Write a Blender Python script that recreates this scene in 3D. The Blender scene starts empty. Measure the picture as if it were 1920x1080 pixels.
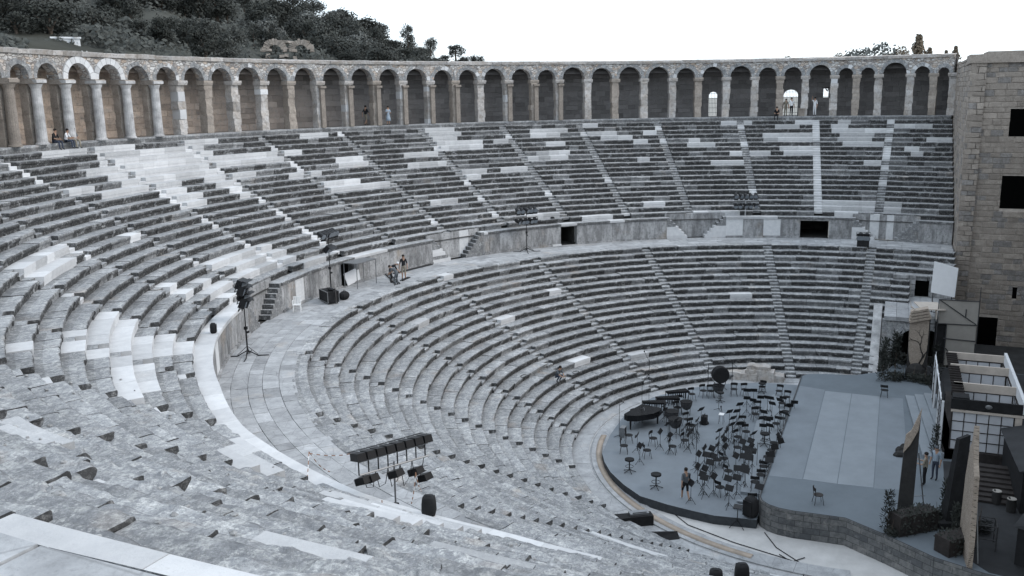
import bpy, math, random
import numpy as np
from mathutils import Vector, Matrix
PI = math.pi
def rad(d): return math.radians(d)
sc = bpy.context.scene
# ---------------------------------------------------------------- camera
cd = bpy.data.cameras.new('camera')
cd.sensor_width = 36.0; cd.lens = 32.01; cd.shift_x = -0.0036; cd.shift_y = 0.00115
cd.clip_start = 0.1; cd.clip_end = 6000
cam = bpy.data.objects.new('camera', cd); sc.collection.objects.link(cam); sc.camera = cam
CAM = Vector((-51.804, -2.020, 20.573))
def cam_basis(yaw, pitch, roll):
    d = Vector((math.cos(yaw)*math.cos(pitch), math.sin(yaw)*math.cos(pitch), -math.sin(pitch)))
    r = Vector((math.sin(yaw), -math.cos(yaw), 0)); u = r.cross(d)
    return d, math.cos(roll)*r+math.sin(roll)*u, -math.sin(roll)*r+math.cos(roll)*u
_d, _r, _u = cam_basis(rad(22.665), rad(12.071), rad(-0.894))
_m = Matrix((( _r.x,_u.x,-_d.x,CAM.x),(_r.y,_u.y,-_d.y,CAM.y),(_r.z,_u.z,-_d.z,CAM.z),(0,0,0,1)))
cam.matrix_world = _m
# ---------------------------------------------------------------- light
SUN_EL, SUN_AZ = 36.0, -75.0        # azimuth measured from +x towards +y
w = bpy.data.worlds.new('World'); sc.world = w; w.use_nodes = True
nt = w.node_tree; bg = nt.nodes['Background']
sky = nt.nodes.new('ShaderNodeTexSky'); sky.sky_type = 'NISHITA'; sky.sun_disc = False
sky.sun_elevation = rad(SUN_EL); sky.sun_rotation = rad(90-SUN_AZ)
sky.air_density = 1.0; sky.dust_density = 1.0; sky.ozone_density = 1.0
mx = nt.nodes.new('ShaderNodeMix'); mx.data_type = 'RGBA'; mx.inputs[0].default_value = .75
mx.inputs[7].default_value = (6.3, 7.05, 7.85, 1)      # high overcast veil over the clear sky
nt.links.new(sky.outputs[0], mx.inputs[6]); nt.links.new(mx.outputs[2], bg.inputs[0]); bg.inputs[1].default_value = 0.15
sd = bpy.data.lights.new('sun', 'SUN'); sd.energy = 0.95; sd.angle = rad(30); sd.color = (1.0, 0.93, 0.86)
sun = bpy.data.objects.new('sun', sd); sc.collection.objects.link(sun)
sun.rotation_euler = (Vector((0,0,0))-Vector((math.cos(rad(SUN_AZ))*math.cos(rad(SUN_EL)), math.sin(rad(SUN_AZ))*math.cos(rad(SUN_EL)), math.sin(rad(SUN_EL))))).to_track_quat('-Z','Y').to_euler()
sc.view_settings.view_transform = 'Standard'; sc.view_settings.look = 'None'
sc.view_settings.exposure = 0.6; sc.view_settings.gamma = 1.0
random.seed(7); rng = np.random.default_rng(7)
# ---------------------------------------------------------------- numbers of the theatre
RA, RB, RC, RE = 15.0, 28.91, 33.083, 48.892
ZB, ZD, ZE, ZF = 7.604, 9.489, 17.923, 23.773
DRL, DZL = (RB-RA)/19, ZB/20
DRU, DZU = (RE-RC)/21, (ZE-ZD)/21
END = 187.0
def bulge(th):   # the upper tier is not quite a circle at its near end
    return np.interp(np.degrees(th), [138,147,160,168,180,190], [0,.35,.15,-.45,-.7,-.7])
# ---------------------------------------------------------------- materials
MATS = {}
class NB:
    def __init__(s, name):
        s.m = bpy.data.materials.new(name); s.m.use_nodes = True; s.t = s.m.node_tree
        s.p = s.t.nodes['Principled BSDF']; s.p.inputs['Roughness'].default_value = .9
        s.p.inputs['Specular IOR Level'].default_value = .25; MATS[name] = s.m
    def n(s, typ, **k):
        a = s.t.nodes.new(typ)
        for q, v in k.items(): setattr(a, q, v)
        return a
    def l(s, a, b): s.t.links.new(a, b)
    def coord(s, sx=1, sy=1, sz=1):
        g = s.n('ShaderNodeNewGeometry'); m = s.n('ShaderNodeMapping'); m.inputs['Scale'].default_value = (sx, sy, sz)
        s.l(g.outputs['Position'], m.inputs['Vector']); return m.outputs[0]
    def noise(s, scale, detail=4, rough=.6, vec=None, lo=None, hi=None):
        a = s.n('ShaderNodeTexNoise'); a.inputs['Scale'].default_value = scale
        a.inputs['Detail'].default_value = detail; a.inputs['Roughness'].default_value = rough
        s.l(vec if vec else s.coord(), a.inputs['Vector'])
        o = a.outputs['Fac']
        return s.ramp(o, lo, hi) if lo is not None else o
    def ramp(s, o, lo, hi, a=0., b=1.):
        r = s.n('ShaderNodeMapRange'); r.inputs[1].default_value = lo; r.inputs[2].default_value = hi
        r.inputs[3].default_value = a; r.inputs[4].default_value = b; s.l(o, r.inputs[0]); return r.outputs[0]
    def mix(s, f, a, b, mode='MIX'):
        m = s.n('ShaderNodeMix', data_type='RGBA', blend_type=mode)
        for i, v in ((0, f), (6, a), (7, b)):
            if isinstance(v, (int, float)): m.inputs[i].default_value = v
            elif isinstance(v, tuple): m.inputs[i].default_value = (*v, 1)
            else: s.l(v, m.inputs[i])
        return m.outputs[2]
    def math(s, op, a, b=0.):
        m = s.n('ShaderNodeMath', operation=op)
        for i, v in ((0, a), (1, b)):
            if isinstance(v, (int, float)): m.inputs[i].default_value = v
            else: s.l(v, m.inputs[i])
        return m.outputs[0]
    def attr(s, name): a = s.n('ShaderNodeAttribute'); a.attribute_name = name; return a.outputs['Fac']
    def out(s, col, bump=None, dist=.02, strength=.6):
        if isinstance(col, tuple): s.p.inputs['Base Color'].default_value = (*col, 1)
        else: s.l(col, s.p.inputs['Base Color'])
        if bump is not None:
            b = s.n('ShaderNodeBump'); b.inputs['Strength'].default_value = strength; b.inputs['Distance'].default_value = dist
            s.l(bump, b.inputs['Height']); s.l(b.outputs[0], s.p.inputs['Normal'])
        return s.m
def plain(name, col, rough=.7, var=.25, scale=3., metal=0., bump=.0):
    b = NB(name); n = b.noise(scale, 5, .65, lo=.3, hi=.7)
    c = b.mix(n, tuple(x*(1-var) for x in col), tuple(min(1, x*(1+var)) for x in col))
    b.p.inputs['Roughness'].default_value = rough; b.p.inputs['Metallic'].default_value = metal
    return b.out(c, b.noise(scale*6, 4) if bump else None, bump)
def m_seat():
    b = NB('weathered_limestone')
    tone, stain_shade, new = b.attr('tone'), b.attr('stain_shade'), b.attr('new')
    big = b.noise(1.1, 6, .7, lo=.38, hi=.62)
    mid = b.noise(4., 7, .78, lo=.45, hi=.56)
    fine = b.noise(17., 6, .78, lo=.47, hi=.60)
    c = b.mix(big, (.31,.315,.32), (.46,.465,.465))
    patch = b.noise(2.4, 8, .8, vec=b.coord(1,1,2.), lo=.50, hi=.57)
    c = b.mix(b.math('MULTIPLY', patch, .7), c, (.62,.62,.60))
    c = b.mix(b.math('MULTIPLY', mid, .75), c, (.22,.228,.24))
    c = b.mix(b.math('MULTIPLY', b.noise(9., 7, .8, lo=.55, hi=.61), .8), c, (.64,.64,.62))
    c = b.mix(b.math('MULTIPLY', fine, .55), c, (.16,.162,.165))
    warm = b.noise(.55, 3, .5, lo=.62, hi=.74)
    c = b.mix(b.math('MULTIPLY', warm, .4), c, (.36,.285,.22))
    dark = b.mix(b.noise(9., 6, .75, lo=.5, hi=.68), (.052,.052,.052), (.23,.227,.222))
    c = b.mix(b.math('MULTIPLY', stain_shade, b.noise(2.3, 5, .7, lo=.31, hi=.46)), c, dark)
    c = b.mix(1., c, b.mix(tone, (.72,.72,.72), (1.22,1.22,1.22)), 'MULTIPLY')
    white = b.mix(b.noise(3., 6, .7, lo=.35, hi=.75), (.56,.563,.567), (.69,.69,.685))
    white = b.mix(b.math('MULTIPLY', b.noise(30., 4, .7, lo=.6, hi=.75), .3), white, (.33,.33,.33))
    white = b.mix(1., white, b.mix(tone, (.72,.72,.72), (1.08,1.08,1.08)), 'MULTIPLY')
    white = b.mix(b.math('MULTIPLY', b.noise(6., 7, .8, lo=.56, hi=.70), .4), white, (.36,.35,.34))
    c = b.mix(new, c, white)
    h = b.math('ADD', b.noise(7., 8, .75), b.math('MULTIPLY', b.noise(35., 5, .7), .4))
    h = b.math('MULTIPLY', h, b.math('SUBTRACT', 1., b.math('MULTIPLY', new, .85)))
    return b.out(c, h, .07, .8)
def m_wallstone():       # orthostats with vertical streaks
    b = NB('streaked_podium_stone')
    tone, new = b.attr('tone'), b.attr('new')
    st = b.noise(2.2, 6, .7, vec=b.coord(1,1,.30), lo=.38, hi=.62)
    c = b.mix(st, (.20,.20,.20), (.42,.42,.42))
    c = b.mix(b.math('MULTIPLY', b.noise(.5, 4, lo=.58, hi=.72), .5), c, (.34,.28,.22))
    c = b.mix(b.math('MULTIPLY', b.noise(6., 6, .75, lo=.5, hi=.65), .6), c, (.10,.10,.10))
    c = b.mix(1., c, b.mix(tone, (.8,.8,.8), (1.15,1.15,1.15)), 'MULTIPLY')
    c = b.mix(new, c, b.mix(b.noise(4., 5, lo=.3, hi=.7), (.56,.57,.575), (.69,.69,.685)))
    return b.out(c, b.noise(9., 7, .7), .04, .6)
def m_paving():
    b = NB('paving_flagstone')
    tone = b.attr('tone')
    c = b.mix(b.noise(1.6, 6, .7, lo=.35, hi=.65), (.30,.305,.31), (.44,.445,.45))
    c = b.mix(b.math('MULTIPLY', b.noise(14., 6, .75, lo=.5, hi=.68), .4), c, (.17,.17,.17))
    c = b.mix(b.math('MULTIPLY', b.noise(.4, 3, lo=.6, hi=.72), .35), c, (.40,.32,.24))
    vv = b.n('ShaderNodeVectorMath', operation='ADD'); nn = b.n('ShaderNodeTexNoise'); nn.inputs['Scale'].default_value = .8; b.l(b.coord(), vv.inputs[0]); b.l(nn.outputs['Color'], vv.inputs[1])
    e = b.n('ShaderNodeTexVoronoi', feature='DISTANCE_TO_EDGE'); e.inputs['Scale'].default_value = 1.15; b.l(vv.outputs[0], e.inputs['Vector'])
    c = b.mix(b.ramp(e.outputs['Distance'], .004, .020, .55, 1.), (.17,.17,.17), c)
    c = b.mix(1., c, b.mix(tone, (.74,.74,.74), (1.2,1.2,1.2)), 'MULTIPLY')
    return b.out(c, b.noise(12., 7, .7), .03, .5)
def m_ashlar():         # brown conglomerate blocks of the stage building and galleries
    b = NB('brown_ashlar')
    tone, hue = b.attr('tone'), b.attr('stain_shade')
    c = b.mix(b.noise(2., 6, .7, lo=.35, hi=.65), (.275,.238,.205), (.385,.338,.292))
    c = b.mix(b.math('MULTIPLY', hue, .6), c, b.mix(b.noise(4., 5, .7, lo=.4, hi=.6), (.13,.13,.13), (.26,.26,.265)))
    c = b.mix(b.math('MULTIPLY', b.noise(11., 6, .8, lo=.52, hi=.66), .6), c, (.09,.085,.08))
    c = b.mix(b.math('MULTIPLY', b.noise(7., 5, .8, lo=.58, hi=.70), .6), c, (.50,.45,.39))
    c = b.mix(1., c, b.mix(tone, (.80,.80,.80), (1.18,1.18,1.18)), 'MULTIPLY')
    return b.out(c, b.noise(10., 8, .75), .06, .8)
def m_rubble(name='rubble_masonry', warm=1.):
    b = NB(name)
    vec = b.coord(1,1,1.7); v = b.n('ShaderNodeTexVoronoi'); v.inputs['Scale'].default_value = 2.9; b.l(vec, v.inputs['Vector'])
    e = b.n('ShaderNodeTexVoronoi', feature='DISTANCE_TO_EDGE'); e.inputs['Scale'].default_value = 2.9; b.l(vec, e.inputs['Vector'])
    s = b.n('ShaderNodeSeparateColor'); b.l(v.outputs['Color'], s.inputs[0])
    c = b.mix(s.outputs[0], (.42,.39,.36), (.66,.65,.63)); c = b.mix(b.math('MULTIPLY', b.ramp(s.outputs[1], .5, 1.), .8*warm), c, (.50,.39,.30))
    c = b.mix(b.math('MULTIPLY', b.ramp(s.outputs[2], .7, 1.), .7), c, (.15,.14,.14))
    c = b.mix(b.ramp(e.outputs['Distance'], .0, .06), (.24,.21,.19), c)
    c = b.mix(b.math('MULTIPLY', b.noise(6., 6, .8, lo=.5, hi=.7), .45), c, (.13,.12,.115))
    return b.out(c, b.math('ADD', b.ramp(e.outputs['Distance'], 0., .12), b.noise(12., 5)), .07, .9)
def m_plasterwall():
    b = NB('gallery_back_masonry')
    tone = b.attr('tone')
    g = b.n('ShaderNodeNewGeometry'); s_ = b.n('ShaderNodeSeparateXYZ'); b.l(g.outputs['Position'], s_.inputs[0])
    c = b.mix(b.noise(.9, 6, .7, lo=.35, hi=.65), (.46,.37,.30), (.60,.50,.42))
    c = b.mix(b.ramp(s_.outputs[0], -4., 24.), c, (.20,.19,.185))       # greyer masonry towards the far side, with the gallery's interior shade painted in
    c = b.mix(b.math('MULTIPLY', b.noise(2.6, 6, .75, lo=.48, hi=.66), .7), c, (.24,.235,.23))
    c = b.mix(b.math('MULTIPLY', b.noise(9., 5, .7, lo=.56, hi=.70), .7), c, (.12,.10,.085))
    c = b.mix(1., c, b.mix(tone, (.7,.7,.7), (1.2,1.2,1.2)), 'MULTIPLY')
    return b.out(c, b.noise(8., 8, .7), .06, .7)
def m_pier():
    b = NB('pier_stone'); tone = b.attr('tone')
    c = b.mix(b.noise(1.3, 5, .7, lo=.38, hi=.62), (.40,.36,.32), (.50,.485,.47))
    c = b.mix(b.math('MULTIPLY', b.noise(5., 6, .75, lo=.48, hi=.64), .7), c, (.22,.20,.185))
    c = b.mix(b.attr('new'), c, (.62,.62,.62))
    c = b.mix(1., c, b.mix(tone, (.6,.6,.6), (1.2,1.2,1.2)), 'MULTIPLY')
    return b.out(c, b.noise(10., 7, .7), .05, .7)
m_seat(); m_pier(); m_wallstone(); m_paving(); m_ashlar(); m_rubble(); m_plasterwall()
plain('pale_column_marble', (.42,.415,.41), .85, .38, 1.6, bump=.03)
plain('stage_black', (.034,.035,.037), .85, .3, .6)
plain('chip_stone', (.33,.33,.325), .9, .35, 9.)
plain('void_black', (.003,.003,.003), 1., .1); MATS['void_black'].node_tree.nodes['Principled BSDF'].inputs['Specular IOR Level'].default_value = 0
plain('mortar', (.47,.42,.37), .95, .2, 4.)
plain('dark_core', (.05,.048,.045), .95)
plain('orchestra_pale_floor', (.50,.49,.475), .9, .14, .8, bump=.01)
plain('tan_floor_edge', (.36,.30,.245), .9, .2, 1.5)
plain('stage_cloth', (.19,.212,.232), .8, .10, .7)
plain('stage_mat', (.235,.258,.278), .75, .08, .9)
plain('stage_grey', (.14,.162,.18), .8, .10, .6)
plain('platform_edge', (.05,.055,.06), .8)
plain('black_metal', (.012,.012,.013), .45, .2)
plain('black_fabric', (.018,.018,.019), .85, .3)
plain('black_gloss', (.01,.01,.011), .2, .1)
plain('dark_grey_plastic', (.05,.05,.052), .6)
plain('grey_metal', (.25,.255,.26), .4, .15, metal=.6)
plain('white_plastic', (.78,.78,.77), .4, .05)
plain('white_board', (.78,.79,.80), .5, .03)
plain('grey_sheet', (.33,.31,.28), .8, .10, 1.2)
plain('cream_timber', (.52,.46,.40), .7, .12, 2.)
plain('white_timber', (.66,.67,.68), .7, .06, 2.)
plain('shoji_paper', (.52,.53,.55), .8, .08, 1.)
plain('dark_timber', (.035,.03,.028), .7, .3, 4.)
plain('bark_black', (.03,.027,.025), .9, .3, 5.)
plain('bark', (.10,.08,.065), .9, .3, 5., bump=.05)
plain('leaf_dark', (.038,.041,.036), .9, .4, 2.)
plain('leaf_mid', (.068,.072,.065), .9, .35, 1.)
plain('leaf_grey', (.12,.125,.117), .9, .3, 1.)
plain('leaf_brown', (.16,.13,.095), .9, .3, 1.)
plain('hill_soil', (.045,.046,.038), .95, .35, .12)
plain('plain_ground', (.30,.29,.26), .95, .15, .01)
plain('dark_earth', (.055,.055,.055), .95, .3, 1.)
plain('skin', (.38,.24,.17), .6, .08)
plain('hair', (.018,.014,.012), .8)
plain('cloth_black', (.02,.02,.022), .9)
plain('cloth_white', (.68,.69,.70), .9, .05)
plain('cloth_grey', (.10,.11,.12), .9, .1)
plain('cloth_khaki', (.28,.25,.20), .9, .1)
plain('cloth_lightblue', (.30,.36,.42), .9, .1)
plain('cloth_denim', (.05,.06,.085), .9, .1)
plain('tape_red', (.30,.17,.11), .7, .1); plain('tape_white', (.7,.7,.7), .7, .05)
plain('set_stone_dark', (.035,.034,.033), .9, .35, 1.2, bump=.02)
plain('glass_flood', (.20,.22,.24), .2, .1)
def m_setstone():
    b = NB('painted_stone_fascia')
    g = b.n('ShaderNodeTexBrick'); g.inputs['Scale'].default_value = 1.; g.inputs['Brick Width'].default_value = .75; g.inputs['Row Height'].default_value = .30
    g.inputs['Mortar Size'].default_value = .012; g.inputs['Color1'].default_value = (.20,.20,.195,1); g.inputs['Color2'].default_value = (.10,.105,.11,1); g.inputs['Mortar'].default_value = (.05,.05,.05,1)
    uv = b.n('ShaderNodeUVMap'); b.l(uv.outputs[0], g.inputs['Vector'])
    c = b.mix(b.math('MULTIPLY', b.noise(4., 6, .75, lo=.4, hi=.65), .6), g.outputs[0], (.055,.058,.06))
    c = b.mix(b.math('MULTIPLY', b.noise(1.6, 5, .7, lo=.55, hi=.7), .5), c, (.34,.33,.31))
    return b.out(c, b.noise(8., 5), .02, .4)
m_setstone()
def m_scalebrick():
    b = NB('pale_brick_relief')
    g = b.n('ShaderNodeTexBrick'); g.inputs['Brick Width'].default_value = .42; g.inputs['Row Height'].default_value = .2
    g.inputs['Mortar Size'].default_value = .02; g.inputs['Color1'].default_value = (.46,.39,.32,1); g.inputs['Color2'].default_value = (.36,.30,.25,1); g.inputs['Mortar'].default_value = (.10,.085,.07,1)
    uv = b.n('ShaderNodeUVMap'); b.l(uv.outputs[0], g.inputs['Vector'])
    c = b.mix(b.math('MULTIPLY', b.noise(5., 6, .75, lo=.5, hi=.65), .5), g.outputs[0], (.16,.13,.10))
    return b.out(c, b.noise(8., 5), .02, .4)
m_scalebrick()
def M(n): return MATS[n]
# ---------------------------------------------------------------- mesh helpers
COL = sc.collection
WORLD_BUILT = {'stage_building','entrance_terrace'}
def link(o, parent=None):
    COL.objects.link(o)
    if parent is not None: o.parent = parent
    return o
def tag(o, label=None, cat=None, group=None, kind=None):
    if label: o['label'] = label
    if cat: o['category'] = cat
    if group: o['group'] = group
    if kind: o['kind'] = kind
    return o
def empty(name, loc=(0,0,0), rz=0.):
    o = bpy.data.objects.new(name, None); o.location = loc; o.rotation_euler = (0,0,rz); o.empty_display_size = .2
    return link(o)
def copy_tree(o, parent=None):
    c = o.copy(); link(c, parent)
    for ch in list(o.children): copy_tree(ch, c)
    return c
class MB:
    def __init__(s): s.v, s.f, s.m, s.uv = [], [], [], None
    def add(s, vs, fs, mi=0, M4=None):
        k = len(s.v)
        for q in vs:
            q = Vector(q)
            if M4 is not None: q = M4 @ q
            s.v.append(tuple(q))
        for f in fs: s.f.append(tuple(i+k for i in f)); s.m.append(mi)
        return s
    def box(s, c, d, rz=0., mi=0, M4=None, taper=1.):
        x, y, z = (q/2 for q in d); vs = []
        for sz, t in ((-1,1),(1,taper)):
            for sx, sy in ((-1,-1),(1,-1),(1,1),(-1,1)):
                a, b = sx*x*t, sy*y*t
                vs.append((c[0]+a*math.cos(rz)-b*math.sin(rz), c[1]+a*math.sin(rz)+b*math.cos(rz), c[2]+sz*z))
        return s.add(vs, [(3,2,1,0),(4,5,6,7),(0,1,5,4),(1,2,6,5),(2,3,7,6),(3,0,4,7)], mi, M4)
    def tube(s, pts, r, n=6, mi=0, M4=None, cap=True):
        pts = [Vector(p) for p in pts]; rs = r if isinstance(r, (list, tuple)) else [r]*len(pts)
        vs, fs = [], []; ref = None
        for i, p in enumerate(pts):
            t = (pts[min(i+1,len(pts)-1)]-pts[max(i-1,0)])
            t = t.normalized() if t.length > 1e-9 else Vector((0,0,1))
            if ref is None: ref = Vector((1,0,0)) if abs(t.x) < .8 else Vector((0,1,0))
            a = (ref - t*ref.dot(t)).normalized(); ref = a; b = t.cross(a)
            for k in range(n):
                q = 2*PI*k/n; vs.append(p + (a*math.cos(q)+b*math.sin(q))*rs[i])
        for i in range(len(pts)-1):
            for k in range(n):
                k2 = (k+1) % n; fs.append((i*n+k, i*n+k2, (i+1)*n+k2, (i+1)*n+k))
        if cap: fs.append(tuple(range(n-1,-1,-1))); fs.append(tuple((len(pts)-1)*n+k for k in range(n)))
        return s.add(vs, fs, mi, M4)
    def ell(s, c, d, n=10, m=6, mi=0, M4=None):
        vs, fs = [], []
        for i in range(m+1):
            ph = -PI/2+PI*i/m
            for k in range(n):
                t = 2*PI*k/n; vs.append((c[0]+d[0]*math.cos(ph)*math.cos(t), c[1]+d[1]*math.cos(ph)*math.sin(t), c[2]+d[2]*math.sin(ph)))
        for i in range(m):
            for k in range(n):
                k2 = (k+1) % n; fs.append((i*n+k, i*n+k2, (i+1)*n+k2, (i+1)*n+k))
        return s.add(vs, fs, mi, M4)
    def prism(s, poly, z0, z1, mi=0, mside=None):
        n = len(poly); vs = [(x,y,z0) for x,y in poly]+[(x,y,z1) for x,y in poly]; k = len(s.v)
        s.add(vs, [tuple(range(n-1,-1,-1)), tuple(range(n,2*n))], mi)
        for i in range(n): s.f.append((k+i, k+(i+1)%n, k+n+(i+1)%n, k+n+i)); s.m.append(mi if mside is None else mside)
        return s
    def build(s, name, mats, parent=None, smooth=False, attrs=None):
        me = bpy.data.meshes.new(name); me.from_pydata(s.v, [], s.f)
        for q in (mats if isinstance(mats, (list, tuple)) else [mats]): me.materials.append(M(q))
        if len(set(s.m)) > 1 or (s.m and s.m[0]): me.polygons.foreach_set('material_index', s.m)
        if smooth: me.polygons.foreach_set('use_smooth', [True]*len(s.f))
        me.update()
        return link(bpy.data.objects.new(name, me), parent)
def hashn(ix, iy, iz):
    h = (ix*374761393 + iy*668265263 + iz*2147483647) & 0xffffffff
    h = ((h ^ (h >> 13))*1274126177) & 0xffffffff
    return ((h ^ (h >> 16)) & 0xffff)/65535.0
def vnoise(P, s):
    q = P*s; i = np.floor(q).astype(np.int64); f = q-i; f = f*f*(3-2*f); r = 0
    for dx in (0,1):
        for dy in (0,1):
            for dz in (0,1):
                w_ = (f[:,0] if dx else 1-f[:,0])*(f[:,1] if dy else 1-f[:,1])*(f[:,2] if dz else 1-f[:,2])
                r = r + w_*hashn(i[:,0]+dx, i[:,1]+dy, i[:,2]+dz)
    return r*2-1
class BM_:
    """numpy block mesh: blocks with per-face tone / stain / new attributes"""
    def __init__(s): s.V, s.F, s.T, s.S, s.N, s.W, s.n = [], [], [], [], [], [], 0; s.cap = .9
    def grid(s, G, tone, stain_shade, new, amp, capends=True):
        # G: (ns+1, m, 3); faces between; stain or painted shade per profile segment (m-1)
        a, m, _ = G.shape; k = s.n
        s.V.append(G.reshape(-1,3)); s.n += a*m
        s.W.append(np.full(a*m, amp) if np.isscalar(amp) else np.tile(amp, a))
        I = np.arange((a-1)*(m-1)); r_, c_ = I//(m-1), I % (m-1); b0 = k+r_*m+c_
        s.F += np.stack([b0, b0+1, b0+m+1, b0+m], 1).tolist()
        s.T += [tone]*len(I); s.S += np.asarray(stain_shade)[c_].tolist(); s.N += [new]*len(I)
        if capends:
            s.F.append([k+j for j in range(m)][::-1]); s.F.append([k+(a-1)*m+j for j in range(m)])
            s.T += [tone]*2; s.S += [s.cap if new < .5 else .2]*2; s.N += [new]*2
    def build(s, name, mat, parent=None, scale=3.5):
        V = np.concatenate(s.V); W = np.concatenate(s.W)[:,None]
        if W.max() > 0:
            D = np.stack([vnoise(V+o, scale)+.6*vnoise(V+o+9, scale*2.7) for o in (11.3, 47.1, 83.7)], 1)
            V = V + D*W
        me = bpy.data.meshes.new(name); me.from_pydata(V.tolist(), [], s.F)
        me.materials.append(M(mat))
        for nm, d in (('tone', s.T), ('stain_shade', s.S), ('new', s.N)):
            at = me.attributes.new(nm, 'FLOAT', 'FACE'); at.data.foreach_set('value', np.array(d, dtype=np.float32))
        me.update(); return link(bpy.data.objects.new(name, me), parent)
def cyl(R, th, z): return np.stack(np.broadcast_arrays(R*np.cos(th), R*np.sin(th), z), -1)
def quadbox(bm, p00, p10, p11, p01, z0, z1, tone, stain_shade, new, amp=0., ns=1, sside=None):
    """block on a four-cornered plan (list of xy), from z0 to z1"""
    P = [np.array(q, float) for q in (p00, p10, p11, p01)]
    # profile around: front bottom, front top, back top, back bottom; swept from left side to right side
    G = np.zeros((ns+1, 4, 3))
    for i in range(ns+1):
        t = i/ns; f = P[0]*(1-t)+P[1]*t; b = P[3]*(1-t)+P[2]*t
        G[i,0] = (*b, z1); G[i,1] = (*f, z1); G[i,2] = (*f, z0); G[i,3] = (*b, z0)
    bm.grid(G, tone, [0 if sside is None else 0, stain_shade, stain_shade], new, amp)
# ================================================================ SEATING
WHITE_U = [(11,87.2,89.4),(11,93.9,97.3),(12,86.6,88.7),(12,92.8,97.9),(13,86.4,90.1),(13,93.2,98.0),(14,85.9,89.4),(14,92.5,99.0),(15,85.8,99.0),(16,86.2,98.1),(17,85.7,98.4),(18,85.2,98.3),(19,84.7,97.5),(20,84.6,86.4),(5,128.2,137.6),(6,134.7,139.1),(4,128.1,131.3),(5,128.5,133.7),(3,129.1,131.9),(4,129.2,134.0),(4,134.5,136.8),(5,134.9,138.7),(2,126.2,134.9),(3,133.6,134.3),(3,135.6,137.5),(3,134.5,137.3),(4,137.2,139.2),(3,137.9,144.7),(4,138.3,146.6),(5,147.0,147.7),(1,127.5,131.8),(2,127.9,133.7),(11,159.9,161.0),(12,161.5,162.6),(13,163.1,164.1),(1,150.9,152.2),(2,152.5,156.8),(3,155.6,158.3),(4,158.7,159.7),(9,119.8,125.6),(10,119.5,127.5),(1,110.7,113.3),(2,94.8,114.0),(3,94.4,100.6),(3,113.2,116.7),(4,114.5,115.6),(3,94.3,104.4),(4,94.6,102.6),(3,103.1,104.8),(4,104.3,105.2),(0,159.8,166.6),(1,161.0,167.4),(2,162.1,168.0),(3,163.2,168.8),(4,164.2,169.4),(5,165.3,168.5),(0,159.7,163.2),(2,6.6,7.6),(3,6.6,7.6),(4,6.6,7.6),(5,6.6,7.5),(6,6.6,7.5),(7,6.5,7.6),(8,6.5,7.5),(9,6.5,7.5),(10,6.5,7.5),(11,6.5,7.5),(12,6.5,7.5),(13,6.5,7.4),(14,6.5,7.5),(15,6.5,7.5),(16,6.4,7.4),(17,6.4,7.4),(18,6.4,7.4),(19,6.4,7.4),(20,6.4,7.4),(1,0.6,5.3),(2,-3.6,5.7),(3,-3.5,6.1),(18,3.5,5.1),(19,3.0,5.1),(20,3.1,5.1),(16,1.0,3.8),(17,0.9,3.5),(18,0.9,3.3),(13,7.6,11.0),(14,7.5,10.8),(15,-2.4,-0.7),(16,-2.3,-0.8),(14,55.7,57.3),(15,55.5,57.3),(16,55.4,57.2),(17,55.0,57.1),(18,53.6,57.1),(19,53.0,56.9),(20,52.6,56.6),(14,67.7,71.1),(15,67.5,70.4),(16,50.5,55.9),(17,50.1,55.4),(13,40.5,44.9),(14,39.9,44.4),(15,40.9,41.4),(9,56.3,57.0),(10,53.6,57.1),(11,53.5,55.8),(10,72.5,77.9),(11,70.9,76.3),(20,94.2,101.9)]
WHITE_U += [(20,176.0,178.3)]
STAIR_U = [-1.5,7,16,26.3,36.2,46.1,56.6,66.9,76.8,86.6,97,107,117,127,137,147,158,168.5,179]
STAIR_L = [-1.2,15.5,36.5,57,77.3,97.8,118.3,138,160,180]
def end_angle(R, upper):
    y = -6.8 if (upper or R > 25.3) else (-3.6 if R > 20.9 else -1.45)
    return math.asin(max(-1, y/R))
PROF_OLD = [(.09,-1.05),(.075,-.56),(.012,-.44),(-.008,-.22),(.0,-.05),(.035,-.004),(.13,.0)]
PROF_NEW = [(.03,-1.05),(.03,-.62),(.0,-.58),(.0,-.3),(.0,-.012),(.012,.0),(.13,.0)]
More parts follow.
